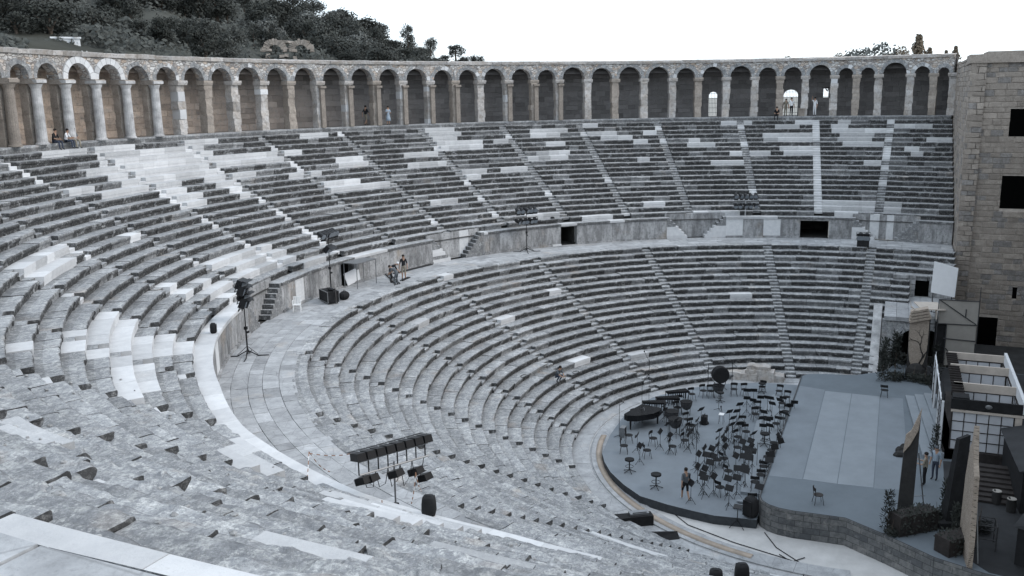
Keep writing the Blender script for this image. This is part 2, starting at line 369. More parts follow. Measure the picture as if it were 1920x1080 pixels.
def seat_row(name, parent, Rf, Rb, z, dz, stairs, upper, idx, whites):
    bm = BM_(); th0 = end_angle(Rf, upper); th1 = rad(END)
    cuts = sorted([(rad(s)-.36/Rf, rad(s)+.36/Rf) for s in stairs if rad(s)+.36/Rf > th0])
    spans = []; a = th0
    for c0, c1 in cuts:
        if c0 > a: spans.append((a, c0))
        a = max(a, c1)
    spans.append((a, th1))
    r = random.Random(idx*31+(7 if upper else 3))
    run_new = 0
    for s0, s1 in spans:
        L = (s1-s0)*Rf; n = max(1, round(L/r.uniform(1.25,1.75)))
        if L < .25: continue
        ws = [r.uniform(.6,1.45) for _ in range(n)]; tot = sum(ws); a = s0
        for wd in ws:
            b = a + (s1-s0)*wd/tot; mid = (a+b)/2; dmid = math.degrees(mid)
            x, y = Rf*math.cos(mid), Rf*math.sin(mid)
            dist = math.dist((x,y,z), tuple(CAM))
            new = any(wi == idx and t0-.12 <= dmid <= t1+.12 for wi, t0, t1 in whites)
            if upper and not new:
                if run_new > 0: new = True; run_new -= 1
                else:
                    pr = (.085 if idx >= 14 else .05 if idx >= 10 else .015 if idx > 1 else .06) if dmid < 104 else (.02 if dmid < 150 else .012)
                    if dmid < 60 and idx >= 13: pr *= 1.5
                    if r.random() < pr: new = True; run_new = r.choice([0,0,1,1,2]) if dmid < 110 else 0
            elif not upper and not new and r.random() < .006: new = True
            near = dist < 26; mid_ = dist < 48
            ns = 14 if near else 7 if mid_ else 4
            if new: ns = 3
            jr, jz = (r.uniform(-.035,.035), r.uniform(-.016,.016)) if not new else (-.01, r.uniform(0,.008))
            til = r.uniform(-.012,.012) if not new else 0
            if near and not new:
                jz *= 2.2; til *= 2.2; jr *= 1.3
                if r.random() < .045: jz -= r.uniform(.10,.2)
                elif r.random() < .04: jr += r.uniform(.12,.25)
            gap = (.004 if new else r.uniform(.003,.016))/Rf
            th = np.linspace(a+gap, b-gap, ns+1)
            pr_ = PROF_NEW if new else PROF_OLD
            tail = [.3,.5,.72,1.] if near and not new else ([.5,1.] if mid_ else [1.])
            off = bulge(th) if upper else 0*th
            G = []
            for dr, zz in pr_:
                zf = zz*dz if zz > -1 else -dz-.03
                G.append(cyl(Rf+off+dr+jr, th, z+zf+jz+til*(th-mid)*Rf))
            for t in tail: G.append(cyl(Rf+off+.13+(Rb+.12-Rf-.13)*t+jr*(1-t), th, z+jz+til*(th-mid)*Rf-.012*math.sin(PI*t)*(0 if new else 1)))
            G = np.stack(G, 1)
            st = [1.,1.,1.,.85,.3,.0] + [0.]*len(tail)
            if near or mid_: st[-1] = .30           # shadow line at the tread back, painted in as a darker strip
            if new: st = [0.]*len(st)
            elif r.random() < .2: st = [q*r.uniform(.3,.7) for q in st]
            amp = 0. if new else (.020 if dist > 48 else .024 if not near else .038)
            A = np.full(G.shape[1], amp); A[6:] *= .45; A[0] = 0
            if r.random() < .12 and not new: A[2:6] *= 1.9
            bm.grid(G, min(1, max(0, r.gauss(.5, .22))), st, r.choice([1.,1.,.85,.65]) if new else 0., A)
            a = b
    return bm.build(name, 'weathered_limestone', parent)
def stairway(parent, deg, R0, n, dr, z0, dz, upper, white=0.):
    """cut steps: each seat row is climbed in two half steps"""
    bm = BM_(); t = rad(deg); r = random.Random(int(deg*10)+n)
    for i in range(n):
        Rf = R0+i*dr; z = z0+i*dz
        if t-.3/Rf < end_angle(Rf, upper): continue
        off = float(bulge(t)) if upper else 0.
        hw = .352/Rf; new = 1. if (white and r.random() < white) else 0.
        for k in (0,1):
            if i == 0 and upper and k == 0: continue
            th = np.linspace(t-hw, t+hw, 3); zt = z-(dz*.5 if k == 0 else 0)+r.uniform(-.01,.01); f = Rf+off+(0 if k == 0 else dr*.48)
            b = Rf+off+(dr*.52 if k == 0 else dr+.05)
            G = np.stack([cyl(f+.01, th, z-dz-.02 if k == 0 else z-dz*.55), cyl(f, th, zt-.03), cyl(f+.02, th, zt), cyl(b, th, zt)], 1)
            bm.grid(G, min(1, max(0, r.gauss(.6, .2))), [.55*(1-new),.15*(1-new),0], new, .012*(1-new))
    return bm.build('stairway', 'weathered_limestone', parent)
low = empty('lower_seating_tier', (0,0,0)); tag(low, 'lower bank of curved stone seat rows rising from the round orchestra to the wide walkway', 'seating')
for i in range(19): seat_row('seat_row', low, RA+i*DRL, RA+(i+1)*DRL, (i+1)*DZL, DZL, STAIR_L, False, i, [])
# the top edge of the lower tier: its last row carries the walkway
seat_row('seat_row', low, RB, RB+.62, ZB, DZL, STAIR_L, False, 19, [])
for s in STAIR_L: stairway(low, s, RA, 20, DRL, DZL, DZL, False)
up = empty('upper_seating_tier', (0,0,0)); tag(up, 'upper bank of curved stone seat rows patched with new white blocks below the arcade', 'seating')
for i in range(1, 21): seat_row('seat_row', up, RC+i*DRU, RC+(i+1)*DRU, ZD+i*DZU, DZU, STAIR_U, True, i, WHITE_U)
for s in STAIR_U: stairway(up, s, RC+DRU, 20, DRU, ZD+DZU, DZU, True, {7:.97,-1.5:.5,97:.6,86.6:.55,56.6:.3,107:.25}.get(s, .12))
def sheet(name, prof, th0, th1, n, mat, parent=None, smooth=True, off=None):
    """surface of revolution from a profile of (R, z)"""
    b = MB(); th = np.linspace(rad(th0), rad(th1), n+1)
    for t in th:
        o = off(t) if off else 0
        for R, z in prof: b.v.append(((R+o)*math.cos(t), (R+o)*math.sin(t), z))
    m = len(prof)
    for i in range(n):
        for j in range(m-1): b.f.append((i*m+j, i*m+j+1, (i+1)*m+j+1, (i+1)*m+j)); b.m.append(0)
    return b.build(name, mat, parent, smooth)
sheet('bedding', [(RA+.25,-.1),(RA+.25,-.02),(RB+.2,ZB-.52)], 0, END, 200, 'dark_core', low)
sheet('bedding', [(RC+.6,ZD-.3),(RE+.2,ZE-.54)], -6.5, END, 240, 'dark_core', up, off=lambda t: float(bulge(t)))
r = random.Random(61); cb = MB()
for k in range(300):
    i = r.randrange(1, 21); th = rad(r.triangular(140, 181, 172)); R = RC+i*DRU+float(bulge(th))+r.uniform(.1,.7); z = ZD+i*DZU+.01; q = r.uniform(.02,.065)
    n0 = len(cb.v); cb.ell((R*math.cos(th), R*math.sin(th), z+q*.3), (q*r.uniform(.8,1.5), q*r.uniform(.8,1.4), q*.6), 6, 4)
    for v in range(n0, len(cb.v)): x, y, zz = cb.v[v]; cb.v[v] = (x+r.uniform(-.2,.2)*q, y+r.uniform(-.2,.2)*q, zz+r.uniform(-.15,.15)*q)
tag(cb.build('stone_chips', 'chip_stone'), 'small broken stone chips scattered over the nearest worn seat rows', 'stone chips', kind='stuff')
# ---------------------------------------------------------------- walkway between the tiers
def flag_ring(bm, R0, R1, z, th0, th1, Lm, tone0=.5, ns=3, jz=.008, gap=.010, new=0., off=0., r=random.Random(5), spread=.2):
    a = th0; 
    while a < th1-.002:
        b = min(th1, a+r.uniform(.65,1.4)*Lm/R0)
        if th1-b < .3*Lm/R0: b = th1
        th = np.linspace(a+gap/R0, b-gap/R0, ns+1); dz = r.uniform(-jz, jz); s0, s1 = r.uniform(-.03,.03), r.uniform(-.03,.03)
        o = bulge(th) if off else 0
        G = np.stack([cyl(R0+gap+o, th, z-.12+0*th), cyl(R0+gap+o+s0*(th-a)*R0*.3, th, z+dz+0*th), cyl(R1-gap+o, th, z+dz+0*th), cyl(R1-gap+o, th, z-.12+0*th)], 1)
        bm.grid(G, min(1, max(0, r.gauss(tone0, spread))), [0,0,0], new, .006)
        a = b
bm = BM_(); ring = [RB+.60, RB+1.35, RB+2.1, RB+2.75, RB+3.5, RC+.2]
for k in range(5):
    e0 = math.asin(-6.8/(ring[k]+.3))
    flag_ring(bm, ring[k], ring[k+1], ZB, e0, rad(END), [1.0,1.3,.9,1.2,1.][k], r=random.Random(90+k))
tag(bm.build('walkway', 'paving_flagstone'), kind='structure')
tag(sheet('walkway_bed', [(RB+.3,ZB-.09),(RC+1.2,ZB-.09)], -12, END, 200, 'dark_core'), kind='structure')
# ---------------------------------------------------------------- podium wall behind the walkway
pod = empty('podium_wall', (0,0,0)); tag(pod, 'low streaked stone wall with doorways and small paired stairs behind the walkway', 'wall')
DOORS = [(46.5,.78,1.62),(7.5,1.22,1.55),(87.2,.78,1.62)]
NOTCH = [25.6, 66.0, 106.5, -2.6]
FL, FC_ = 1.9, .8           # length of each stair flight, half width of the gap between the flights
def arc(R, m): return m/R
def wall_run(bm, R0, R1, z0, z1, a, b, Lm, r, amp=.012, newp=.03, tone0=.5, rows=None, hole=None, off=True):
    rows = rows or [(z0, z1)]
    for (y0, y1) in rows:
        t = a+(0 if len(rows) == 1 else -r.uniform(0,.3)*Lm/R0); 
        while t < b-.001:
            u = t+r.uniform(.6,1.4)*Lm/R0
            if b-u < .25*Lm/R0: u = b
            t_ = max(t, a); u_ = min(u, b)
            if u_-t_ > .0005:
                th = np.linspace(t_+.006/R0, u_-.006/R0, 4); o = bulge(th) if off else 0; j = r.uniform(-.012,.012)
                G = np.stack([cyl(R1+o, th, y1+0*th), cyl(R0+o+j, th, y1-.006+0*th), cyl(R0+o+j, th, y0+.006+0*th), cyl(R1+o, th, y0+0*th)], 1)
                nw = 1. if r.random() < newp else 0.
                bm.grid(G, min(1, max(0, r.gauss(tone0,.25))), [0,.6*(1-nw),0], nw, amp*(1-nw))
            t = u
gaps = sorted([(rad(c)-arc(RC,w_), rad(c)+arc(RC,w_), 'd', h) for c, w_, h in DOORS]+[(rad(c)-arc(RC,FL+FC_), rad(c)+arc(RC,FL+FC_), 'n', 0) for c in NOTCH])
r = random.Random(12); bmw = BM_(); bmc = BM_(); bmb = BM_(); a = math.asin(-6.8/RC)
def cap_run(a, b):
    t = a
    while t < b-.001:
        u = min(b, t+r.uniform(1.,2.4)/RC)
        if b-u < .4/RC: u = b
        th = np.linspace(t+.004/RC, u-.004/RC, 4); o = bulge(th); d = math.degrees((t+u)/2)
        nw = 1. if (112 < d < 170 or r.random() < (.45 if d > 60 else .2) or 12.5 < d < 20) else 0.
        G = np.stack([cyl(RC+o-.06, th, ZD-.20+0*th), cyl(RC+o-.075, th, ZD-.05+0*th), cyl(RC+o-.07, th, ZD+0*th), cyl(RC+o+DRU+.1, th, ZD+.0*th)], 1)
        bmc.grid(G, min(1, max(0, r.gauss(.55,.2))), [.8*(1-nw),.6*(1-nw),0], nw, .014*(1-nw)); t = u
for g0, g1, ty, h in gaps+[(rad(END), 9, 'e', 0)]:
    if g0 > a:
        wall_run(bmw, RC, RC+.5, ZB+.16, ZD-.2, a, g0, 1.25, r); wall_run(bmb, RC-.10, RC+.3, ZB, ZB+.16, a, g0, 1.4, r, newp=.03)
        cap_run(a, g0)
    if ty == 'd':
        wall_run(bmw, RC, RC+.9, ZB+h, ZD-.2, g0, g1, 3., r, newp=0., amp=.005); cap_run(g0, g1)
    if ty == 'n':
        wall_run(bmw, RC+DRU-.06, RC+DRU+.3, ZB, ZD+DZU-.12, g0, g1, .8, r, newp=.06, tone0=.6)
    a = max(a, g1)
bmw.build('wall_slab', 'streaked_podium_stone', pod); bmc.build('cap', 'weathered_limestone', pod); bmb.build('plinth', 'streaked_podium_stone', pod)
for c in NOTCH:
    for sg in (-1, 1):
        if c < 0 and sg < 0: pass
        bs = BM_(); n = 7; rise = (ZD-ZB)/n; lowhalf = .9 if (c, sg) in ((66.0,1),(25.6,-1),(25.6,1),(-2.6,1)) else 0.
        for k in range(n):
            t0 = rad(c)+sg*(arc(RC,FC_)+arc(RC,FL)*k/n); t1 = rad(c)+sg*(arc(RC,FC_)+arc(RC,FL)*(1.) )
            th = np.linspace(t0, t1, 4); o = bulge(th); z1 = ZB+(k+1)*rise; z0 = ZB+k*rise
            G = np.stack([cyl(RC+o+DRU-.03, th, z0+0*th), cyl(RC+o+DRU-.03, th, z1+0*th), cyl(RC+o, th, z1+0*th), cyl(RC+o, th, z0+0*th)], 1)
            nw = 1. if (k < 4 and r.random() < lowhalf) else 0.
            bs.grid(G, r.uniform(.5,.9), [0,0,.5*(1-nw)], nw, .008*(1-nw))
        bs.build('step_flight', 'weathered_limestone', pod)
for c, w_, h in DOORS:
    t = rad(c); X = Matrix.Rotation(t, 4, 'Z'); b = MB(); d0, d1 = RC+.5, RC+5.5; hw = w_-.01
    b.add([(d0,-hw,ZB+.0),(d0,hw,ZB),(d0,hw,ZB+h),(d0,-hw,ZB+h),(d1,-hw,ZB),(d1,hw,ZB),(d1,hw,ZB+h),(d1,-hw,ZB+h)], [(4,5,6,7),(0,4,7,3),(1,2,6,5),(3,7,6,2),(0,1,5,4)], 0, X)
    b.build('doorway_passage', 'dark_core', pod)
# ================================================================ ORCHESTRA FLOOR
bm = BM_(); r = random.Random(3)
for k, (a_, b_, z, tn, L_) in enumerate([(14.05,15.2,.03,.55,1.8),(13.93,14.03,.0,.3,3.),(12.9,13.9,.06,.6,1.6)]):
    flag_ring(bm, a_, b_, z, math.asin(-1.45/15), rad(186), L_, tn, r=r, gap=.006, jz=.004, spread=.1, new=0)
tag(bm.build('orchestra_paving', 'paving_flagstone'), kind='structure')
b = MB(); n = 96
b.add([(0,0,-.012)]+[(16.5*math.cos(2*PI*k/n), 16.5*math.sin(2*PI*k/n), -.012) for k in range(n)], [(0,1+k,1+(k+1)%n) for k in range(n)])
tag(b.build('orchestra_floor', 'orchestra_pale_floor'), kind='structure')
tag(sheet('orchestra_kerb', [(13.62,-.0),(13.62,.10),(13.30,.12),(13.30,.0)], 95, 168, 90, 'tan_floor_edge'), kind='structure')
b = MB(); b.add([(-22,-1.2,.004),(-10,-1.2,.004),(-10,8,.004),(-16.,6,.004),(-17.5,2.5,.004),(-40,0,.004),(-40,-12,.004),(-22,-12,.004)], [(0,1,2,3,4,5,6,7)])
# ground far beyond, one sheet to the horizon
g = MB(); g.add([(-3000,-3000,-.05),(3000,-3000,-.05),(3000,3000,-.05),(-3000,3000,-.05)], [(0,1,2,3)])
tag(g.build('ground', 'plain_ground'), kind='structure')
# ================================================================ UPPER ARCADE
PIER = [122.6,119.5,116.3,113.2,110.1,107.0,103.92,101.07,97.95,94.64,91.37,88.17,85.04,81.87,78.71,75.31,72.0,68.53,65.02,61.54,58.18,54.73,51.54,48.34,44.87,41.53,38.41,34.75,31.32,27.71,24.2,21.05,17.67,14.28,11.31,8.39,5.08,2.61,0.18,-3.25,-5.70,-7.75]
def BM0():
    q = BM_(); q.cap = 0.; return q
gal = empty('arcade', (0,0,0)); tag(gal, 'long curved stone arcade of tall round arches crowning the top of the seating', 'arcade')
r = random.Random(21); ZI = ZE+4.08
bmp = BM0(); HW = .36
bm = BM0(); bmv = BM0(); bmc = BM0()
for i in range(len(PIER)-1):
    a, b = rad(PIER[i+1]), rad(PIER[i]); Rm = RE+.5; c = (a+b)/2; hw = (b-a)/2*Rm; ra = hw-HW
    us = np.concatenate([[-hw], np.linspace(-ra, ra, 23), [hw]]) if True else None
    zb = np.where(np.abs(us) < ra, ZI+np.sqrt(np.maximum(0, ra*ra-us*us)), ZI)
    zb[1] = zb[-2] = ZI
    th = c+us/Rm; tops = ZF-.28
    G = [cyl(RE+.98, th, tops), cyl(RE+.98, th, zb)]
    for t in np.linspace(0, 1, 8): G.append(cyl(RE+.12, th, zb*(1-t)+tops*t))
    A = np.full(len(G), .035); A[0] = 0
    bm.grid(np.stack(G, 1), .5, [0]*(len(G)-1), 0, A, capends=False)
    # ring of arch stones
    n = max(7, int(round(PI*ra/.36))); fancy = i in (8,9)
    for k in range(n):
        p0, p1 = PI*k/n+.012, PI*(k+1)/n-.012; ph = np.linspace(p0, p1, 3); w_ = (.42 if fancy else r.uniform(.26,.40))
        pr = .10 if fancy else r.uniform(.0,.035)
        f = lambda q, R: cyl(R, c-np.cos(ph)*q/Rm, ZI+np.sin(ph)*q)
        bmv.grid(np.stack([f(ra-.005, RE+.5), f(ra-.005, RE+.12-pr), f(ra+w_, RE+.12-pr), f(ra+w_, RE+.3)], 1), min(1,max(0,r.gauss(.55,.2))), [0,.25 if not fancy else 0,0], 1. if fancy else (1. if r.random()<.08 else 0.), 0. if fancy else .02)
bm.build('arcade_wall', 'rubble_masonry', gal); bmv.build('arch_stones', 'weathered_limestone', gal)
# cornice slabs and roof
a = rad(PIER[-1]); 
while a < rad(PIER[0]):
    b = min(rad(PIER[0]), a+r.uniform(.9,2.2)/RE); th = np.linspace(a+.003/RE, b-.003/RE, 4); z = ZF+r.uniform(-.05,.05); j = r.uniform(-.03,.03)
    bmc.grid(np.stack([cyl(RE+.5, th, ZF-.30), cyl(RE-.02+j, th, ZF-.28), cyl(RE-.07+j, th, z-.03), cyl(RE-.03+j, th, z), cyl(RE+.9, th, z+.02)], 1), min(1,max(0,r.gauss(.5,.2))), [0,.15,0,0], 0., .018)
    a = b
bmc.build('cornice', 'pier_stone', gal)
sheet('roof', [(RE+.85,ZF-.05),(RE+2.,ZF+.12),(RE+3.2,ZF+.1),(RE+4.0,ZF-.1)], PIER[-1], PIER[0], 160, 'rubble_masonry', gal, smooth=False)
sheet('vault', [(RE+.97,ZI+.55),(RE+1.5,ZI+1.35),(RE+2.0,ZI+1.62),(RE+2.6,ZI+1.35),(RE+3.05,ZI+.4)], PIER[-1], PIER[0], 160, 'gallery_back_masonry', gal)
bm = BM0()
WIN = [(18.2,19.25,.1,2.6),(8.95,10.6,-.0,2.7),(5.6,6.15,2.05,2.55)]
for w0_, w1_ in ((-7.75,5.5),(6.2,8.9),(10.65,18.15),(19.3,122.6)): sheet('outer_wall', [(RE+4.0,ZF-.1),(RE+4.0,8.)], w0_, w1_, 60, 'rubble_masonry', gal, smooth=False)
sheet('outer_wall', [(RE+4.0,ZF-.1),(RE+4.0,ZE+2.75)], 5.5, 19.3, 12, 'rubble_masonry', gal, smooth=False)
z = ZE-.02
while z < ZI+.95:
    h = r.uniform(.38,.56); a = rad(PIER[-1])
    while a < rad(PIER[0]):
        b = a+r.uniform(.6,1.5)/(RE+3.4); u = min(b, rad(PIER[0])); segs = [(a, u)]
        for w0, w1, y0, y1 in WIN:
            if z+h > ZE+y0 and z < ZE+y1-.35*h:
                ns_ = []
                for s0, s1 in segs:
                    k0, k1 = rad(w0), rad(w1)
                    if s1 <= k0 or s0 >= k1: ns_.append((s0, s1)); continue
                    if s0 < k0: ns_.append((s0, k0))
                    if s1 > k1: ns_.append((k1, s1))
                segs = ns_
        tn = min(1, max(0, r.gauss(.5,.25)))
        for s0, s1 in segs:
            if s1-s0 < .0008: continue
            th = np.linspace(s0+.005/RE, s1-.005/RE, 3); j = r.uniform(-.015,.015)
            bm.grid(np.stack([cyl(RE+3.6, th, z+h-.01), cyl(RE+3.0+j, th, z+h-.01), cyl(RE+3.0+j, th, z+.005), cyl(RE+3.6, th, z+.005)], 1), tn, [0,0,0], 0, .014)
        a = u
    z += h
bm.build('back_wall', 'gallery_back_masonry', gal)
for w0, w1, y0, y1 in WIN[:2]:
    hw_ = rad(w1-w0)/2; us = np.linspace(-1, 1, 17); q = BM0(); rr_ = hw_*(RE+3.)
    zz_ = ZE+y1-rr_*.8+np.sqrt(np.maximum(0, 1-us*us))*rr_*.8; th = rad((w0+w1)/2)+us*hw_*1.02
    q.grid(np.stack([cyl(RE+3.55, th, ZE+y1+.45), cyl(RE+3.55, th, zz_), cyl(RE+3.04, th, zz_), cyl(RE+3.04, th, ZE+y1+.45)], 1), .5, [0,0,0], 0, 0.); q.build('window_arch', 'gallery_back_masonry', gal)
for w0, w1, y0, y1 in WIN[:2]:
    b = MB(); X = Matrix.Rotation(rad((w0+w1)/2), 4, 'Z'); hw = rad(w1-w0)/2*(RE+3.6)
    for k in range(int(hw/.13)*2+1):
        y = -hw+k*hw*2/(int(hw/.13)*2); b.box((RE+3.4,y,ZE+(y0+y1)/2), (.03,.03,y1-y0), M4=X)
    for k in range(5): b.box((RE+3.4,0,ZE+y0+.3+k*(y1-y0)/5), (.035,2*hw,.035), M4=X)
    b.build('window_grate', 'grey_metal', gal)
sheet('gallery_floor', [(RE+.75,ZE-.01),(RE+4.4,ZE-.01)], -8, 189, 160, 'gallery_back_masonry', gal)
bmf = BM0(); flag_ring(bmf, RE, RE+.85, ZE, rad(-7.9), rad(126), 1.3, r=r, tone0=.6); flag_ring(bmf, RE, RE+.85, ZE, rad(126), rad(189), 1.3, r=r, tone0=.6, off=1)
for k in range(3): flag_ring(bmf, RE+.85+k*.95, RE+.85+(k+1)*.95, ZE, rad(126), rad(189), 1.6, r=r, tone0=.55, off=1)
bmf.build('edge_slab', 'paving_flagstone', gal)
bmr = BM0(); a = rad(-7.9)
while a < rad(189):
    b = a+r.uniform(.8,1.6)/RE; th = np.linspace(a+.006/RE, b-.006/RE, 3); o = bulge(th)
    bmr.grid(np.stack([cyl(RE+o+.05, th, ZE-DZU-.05), cyl(RE+o+.03, th, ZE-.2), cyl(RE+o-.0, th, ZE-.13), cyl(RE+o+.0, th, ZE-.008)], 1), min(1,max(0,r.gauss(.6,.2))), [.7,.5,.2], 0, .02); a = b
bmr.build('floor_riser', 'weathered_limestone', gal)
# piers: every pier a part of its own
for i, d in enumerate(PIER):
    bm = BM0(); t = rad(d); col = i in (6,7,8,9,10,11); pil = i in (17,18,19,20,21,22,24,25,26)
    z = ZE; broken = 12 <= i <= 17
    while z < ZI-.36:
        h = min(r.uniform(.42,.75), ZI-.34-z)
        if ZI-.34-z-h < .2: h = ZI-.34-z
        hw = HW+r.uniform(-.05,.03); f = RE+.16+r.uniform(-.03,.04)+(.25 if col else 0); j = r.uniform(-.03,.03)/RE
        th = np.linspace(t+j-hw/RE, t+j+hw/RE, 4); nw = 1. if (not col and r.random() < (.07 if i > 20 else .05)) else 0.
        bm.grid(np.stack([cyl(RE+.95, th, z+.004), cyl(f, th, z+.004), cyl(f-.01, th, z+h*.5), cyl(f, th, z+h-.004), cyl(RE+.95, th, z+h-.004)], 1), min(1,max(0,r.gauss(.62,.22))), [0,r.choice([0,0,.3]),0,0], nw, 0.01 if nw else (.045 if broken else .025))
        z += h
    th = np.linspace(t-(HW+.10)/RE, t+(HW+.10)/RE, 3); pj = RE+.05-(.42 if col else r.choice([0,0,.12,.2]))
    bm.grid(np.stack([cyl(RE+.97, th, ZI-.34), cyl(pj+.08, th, ZI-.34), cyl(pj, th, ZI-.14), cyl(pj, th, ZI), cyl(RE+.9, th, ZI+.003)], 1), .7, [.1,.2,0,0], 1. if (col and i != 6) else 0., .012)
    p = bm.build('pier', 'brown_ashlar' if (col or i % 3 == 1) else 'pier_stone', gal)
    X = Matrix.Rotation(t, 4, 'Z')
    if col:
        c = MB(); c.tube([(RE+.02,0,ZE),(RE+.02,0,ZE+.10),(RE+.02,0,ZE+.14),(RE+.02,0,ZI-.62),(RE+.02,0,ZI-.58),(RE+.02,0,ZI-.40),(RE+.02,0,ZI-.335)], [.42,.42,.34,.30,.32,.40,.43], 16, M4=X)
        c.box((RE+.02,0,ZI-.17), (.95,.92,.2), M4=X)
        c.build('column', 'pale_column_marble' if i != 6 else 'brown_ashlar', p)
    if pil:
        c = MB(); c.box((RE+.03,-.12,ZE+1.75), (.3,.42,3.5), M4=X); c.box((RE-.02,-.12,ZE+3.55), (.5,.6,.2), M4=X)
        c.build('pilaster', 'brown_ashlar', p)
# ================================================================ TOWER AND STAGE BUILDING
tow = empty('stage_building', (29,-7,0)); tag(tow, 'tall brown block-built stage building with large dark square windows at the right', 'building')
def planewall(name, org, ux, L, H, z0, wins, r, mat='brown_ashlar', hcourse=(.34,.52), wlen=(.5,1.4), depth=.4, nrm=(0,0), amp=.02, new=0.):
    bm = BM0(); z = z0
    while z < z0+H-.01:
        h = min(r.uniform(*hcourse), z0+H-z); 
        if z0+H-z-h < .2: h = z0+H-z
        s = -r.uniform(0,1.)
        while s < L:
            e = s+r.uniform(*wlen); a, b = max(0, s), min(L, e); segs = [(a, b)] if b > a+.03 else []
            for w0, w1, y0, y1 in wins:
                if z+h > y0+.12 and z < y1-.12:
                    q = []
                    for s0, s1 in segs:
                        if s1 <= w0 or s0 >= w1: q.append((s0, s1)); continue
                        if s0 < w0: q.append((s0, w0))
                        if s1 > w1: q.append((w1, s1))
                    segs = q
            tn = min(1, max(0, r.gauss(.5,.24))); hu = 1. if r.random() < .22 else 0.
            for s0, s1 in segs:
                if s1-s0 < .06: continue
                u = np.linspace(s0+.02, s1-.02, 3); j = r.uniform(-.02,.02)
                P = lambda u, dd, zz: np.stack(np.broadcast_arrays(org[0]+ux[0]*u+nrm[0]*dd, org[1]+ux[1]*u+nrm[1]*dd, zz), -1)
                bm.grid(np.stack([P(u,-depth,z+h-.01), P(u,j-.02,z+h-.018), P(u,j,z+h-.05), P(u,j,z+.05), P(u,j-.02,z+.018), P(u,-depth,z+.01)], 1), tn, [hu]*5, new, amp)
            s = e
        z += h
    return bm
r = random.Random(8)
WT = [(3.0,5.4,16.7,18.9),(2.85,5.0,11.2,13.75),(4.35,4.65,4.0,4.9),(2.1,3.5,-.3,2.3)]
bm = planewall('w', (29.,-6.95), (0,-1), 16, 22.4, 0, WT, r, nrm=(-1,0)); bm.build('west_wall', 'brown_ashlar', tow)
bm = planewall('w', (28.8,-6.93), (0,-1), 1.1, 22.9, 0, [], r, nrm=(-1,0), wlen=(.5,1.2)); bm.build('corner_pier', 'brown_ashlar', tow)
bm = planewall('w', (28.8,-6.9), (1,0), 24, 22.9, 0, [], r, nrm=(0,1)); bm.build('north_wall', 'brown_ashlar', tow)
bm = BM0()
for y0, y1, zt in ((-6.8,-8.1,23.05),(-8.0,-12.5,23.25),(-12.5,-18,23.3),(-18,-23.2,23.2)):
    quadbox(bm, (28.7,y0), (28.7,y1), (33,y1), (33,y0), 22.4, zt, .5, 0, 0, .02, 8)
bm.build('wall_top', 'brown_ashlar', tow)
b = MB(); b.box((29.32,-15.2,11.2), (.5,16,22.2)); b.box((41,-7.2,11.2), (23,.5,22.2)); b.build('core', 'mortar', tow)
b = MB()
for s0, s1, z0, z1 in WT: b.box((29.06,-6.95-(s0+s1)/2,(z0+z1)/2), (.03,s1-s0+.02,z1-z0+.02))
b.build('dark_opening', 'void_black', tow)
bm = planewall('w', (-46,-14.6), (1,0), 75, 22.8, 0, [(x, x+1.8, z, z+2.4) for x in range(6,74,7) for z in (5,11,17)], random.Random(4), nrm=(0,1), wlen=(1.4,3.2), hcourse=(.6,1.1)); bm.build('long_wall', 'brown_ashlar', tow)
b = MB(); b.box((-8.5,-15.4,11.3), (75,.8,22.4)); b.build('core', 'dark_core', tow)
# ---------------------------------------------------------------- entrance vault and terrace at the far end of the seats
ter = empty('entrance_terrace', (18,-4.5,0)); tag(ter, 'stone terrace over the dark arched side entrance at the far end of the seats', 'terrace')
r = random.Random(31); bm = BM0(); cy, rr, zs = -4.55, 1.95, 1.75
z = 0.
while z < 4.1:
    h = min(.5, 4.1-z); s = -1.85
    while s > -6.95:
        e = max(-6.95, s-r.uniform(.5,1.2)); zc = z+h/2; segs = [(s, e)]
        w_ = rr if zc < zs else (math.sqrt(max(0, rr*rr-(zc-zs)**2)) if zc < zs+rr else 0)
        if w_ > 0:
            q = []
            for s0, e0 in segs:
                k0, k1 = cy+w_, cy-w_
                if e0 >= k0 or s0 <= k1: q.append((s0, e0)); continue
                if s0 > k0: q.append((s0, k0))
                if e0 < k1: q.append((k1, e0))
            segs = q
        for s0, e0 in segs:
            if s0-e0 > .05: quadbox(bm, (18,s0-.006), (18,e0+.006), (18.5,e0+.006), (18.5,s0-.006), z+.006, z+h-.006, r.random(), .25, 0, .015)
        s = e
    z += h
for k in range(13):
    p0, p1 = PI*k/13, PI*(k+1)/13; ph = np.linspace(p0+.01, p1-.01, 3)
    f = lambda q, x: np.stack(np.broadcast_arrays(x, cy-np.cos(ph)*q, zs+np.sin(ph)*q), -1)
    bm.grid(np.stack([f(rr-.04, 18.4), f(rr-.04, 17.93), f(rr+.42, 17.93), f(rr+.42, 18.3)], 1), r.uniform(.5,.9), [0,0,0], 0, .012)
bm.build('arch_wall', 'weathered_limestone', ter)
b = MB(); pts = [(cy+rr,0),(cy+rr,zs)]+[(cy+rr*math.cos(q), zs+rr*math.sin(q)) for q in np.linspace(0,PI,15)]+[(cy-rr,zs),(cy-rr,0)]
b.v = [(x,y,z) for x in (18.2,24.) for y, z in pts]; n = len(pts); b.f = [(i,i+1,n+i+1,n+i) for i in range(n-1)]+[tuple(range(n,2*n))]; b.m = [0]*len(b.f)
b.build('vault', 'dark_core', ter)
bm = BM0()
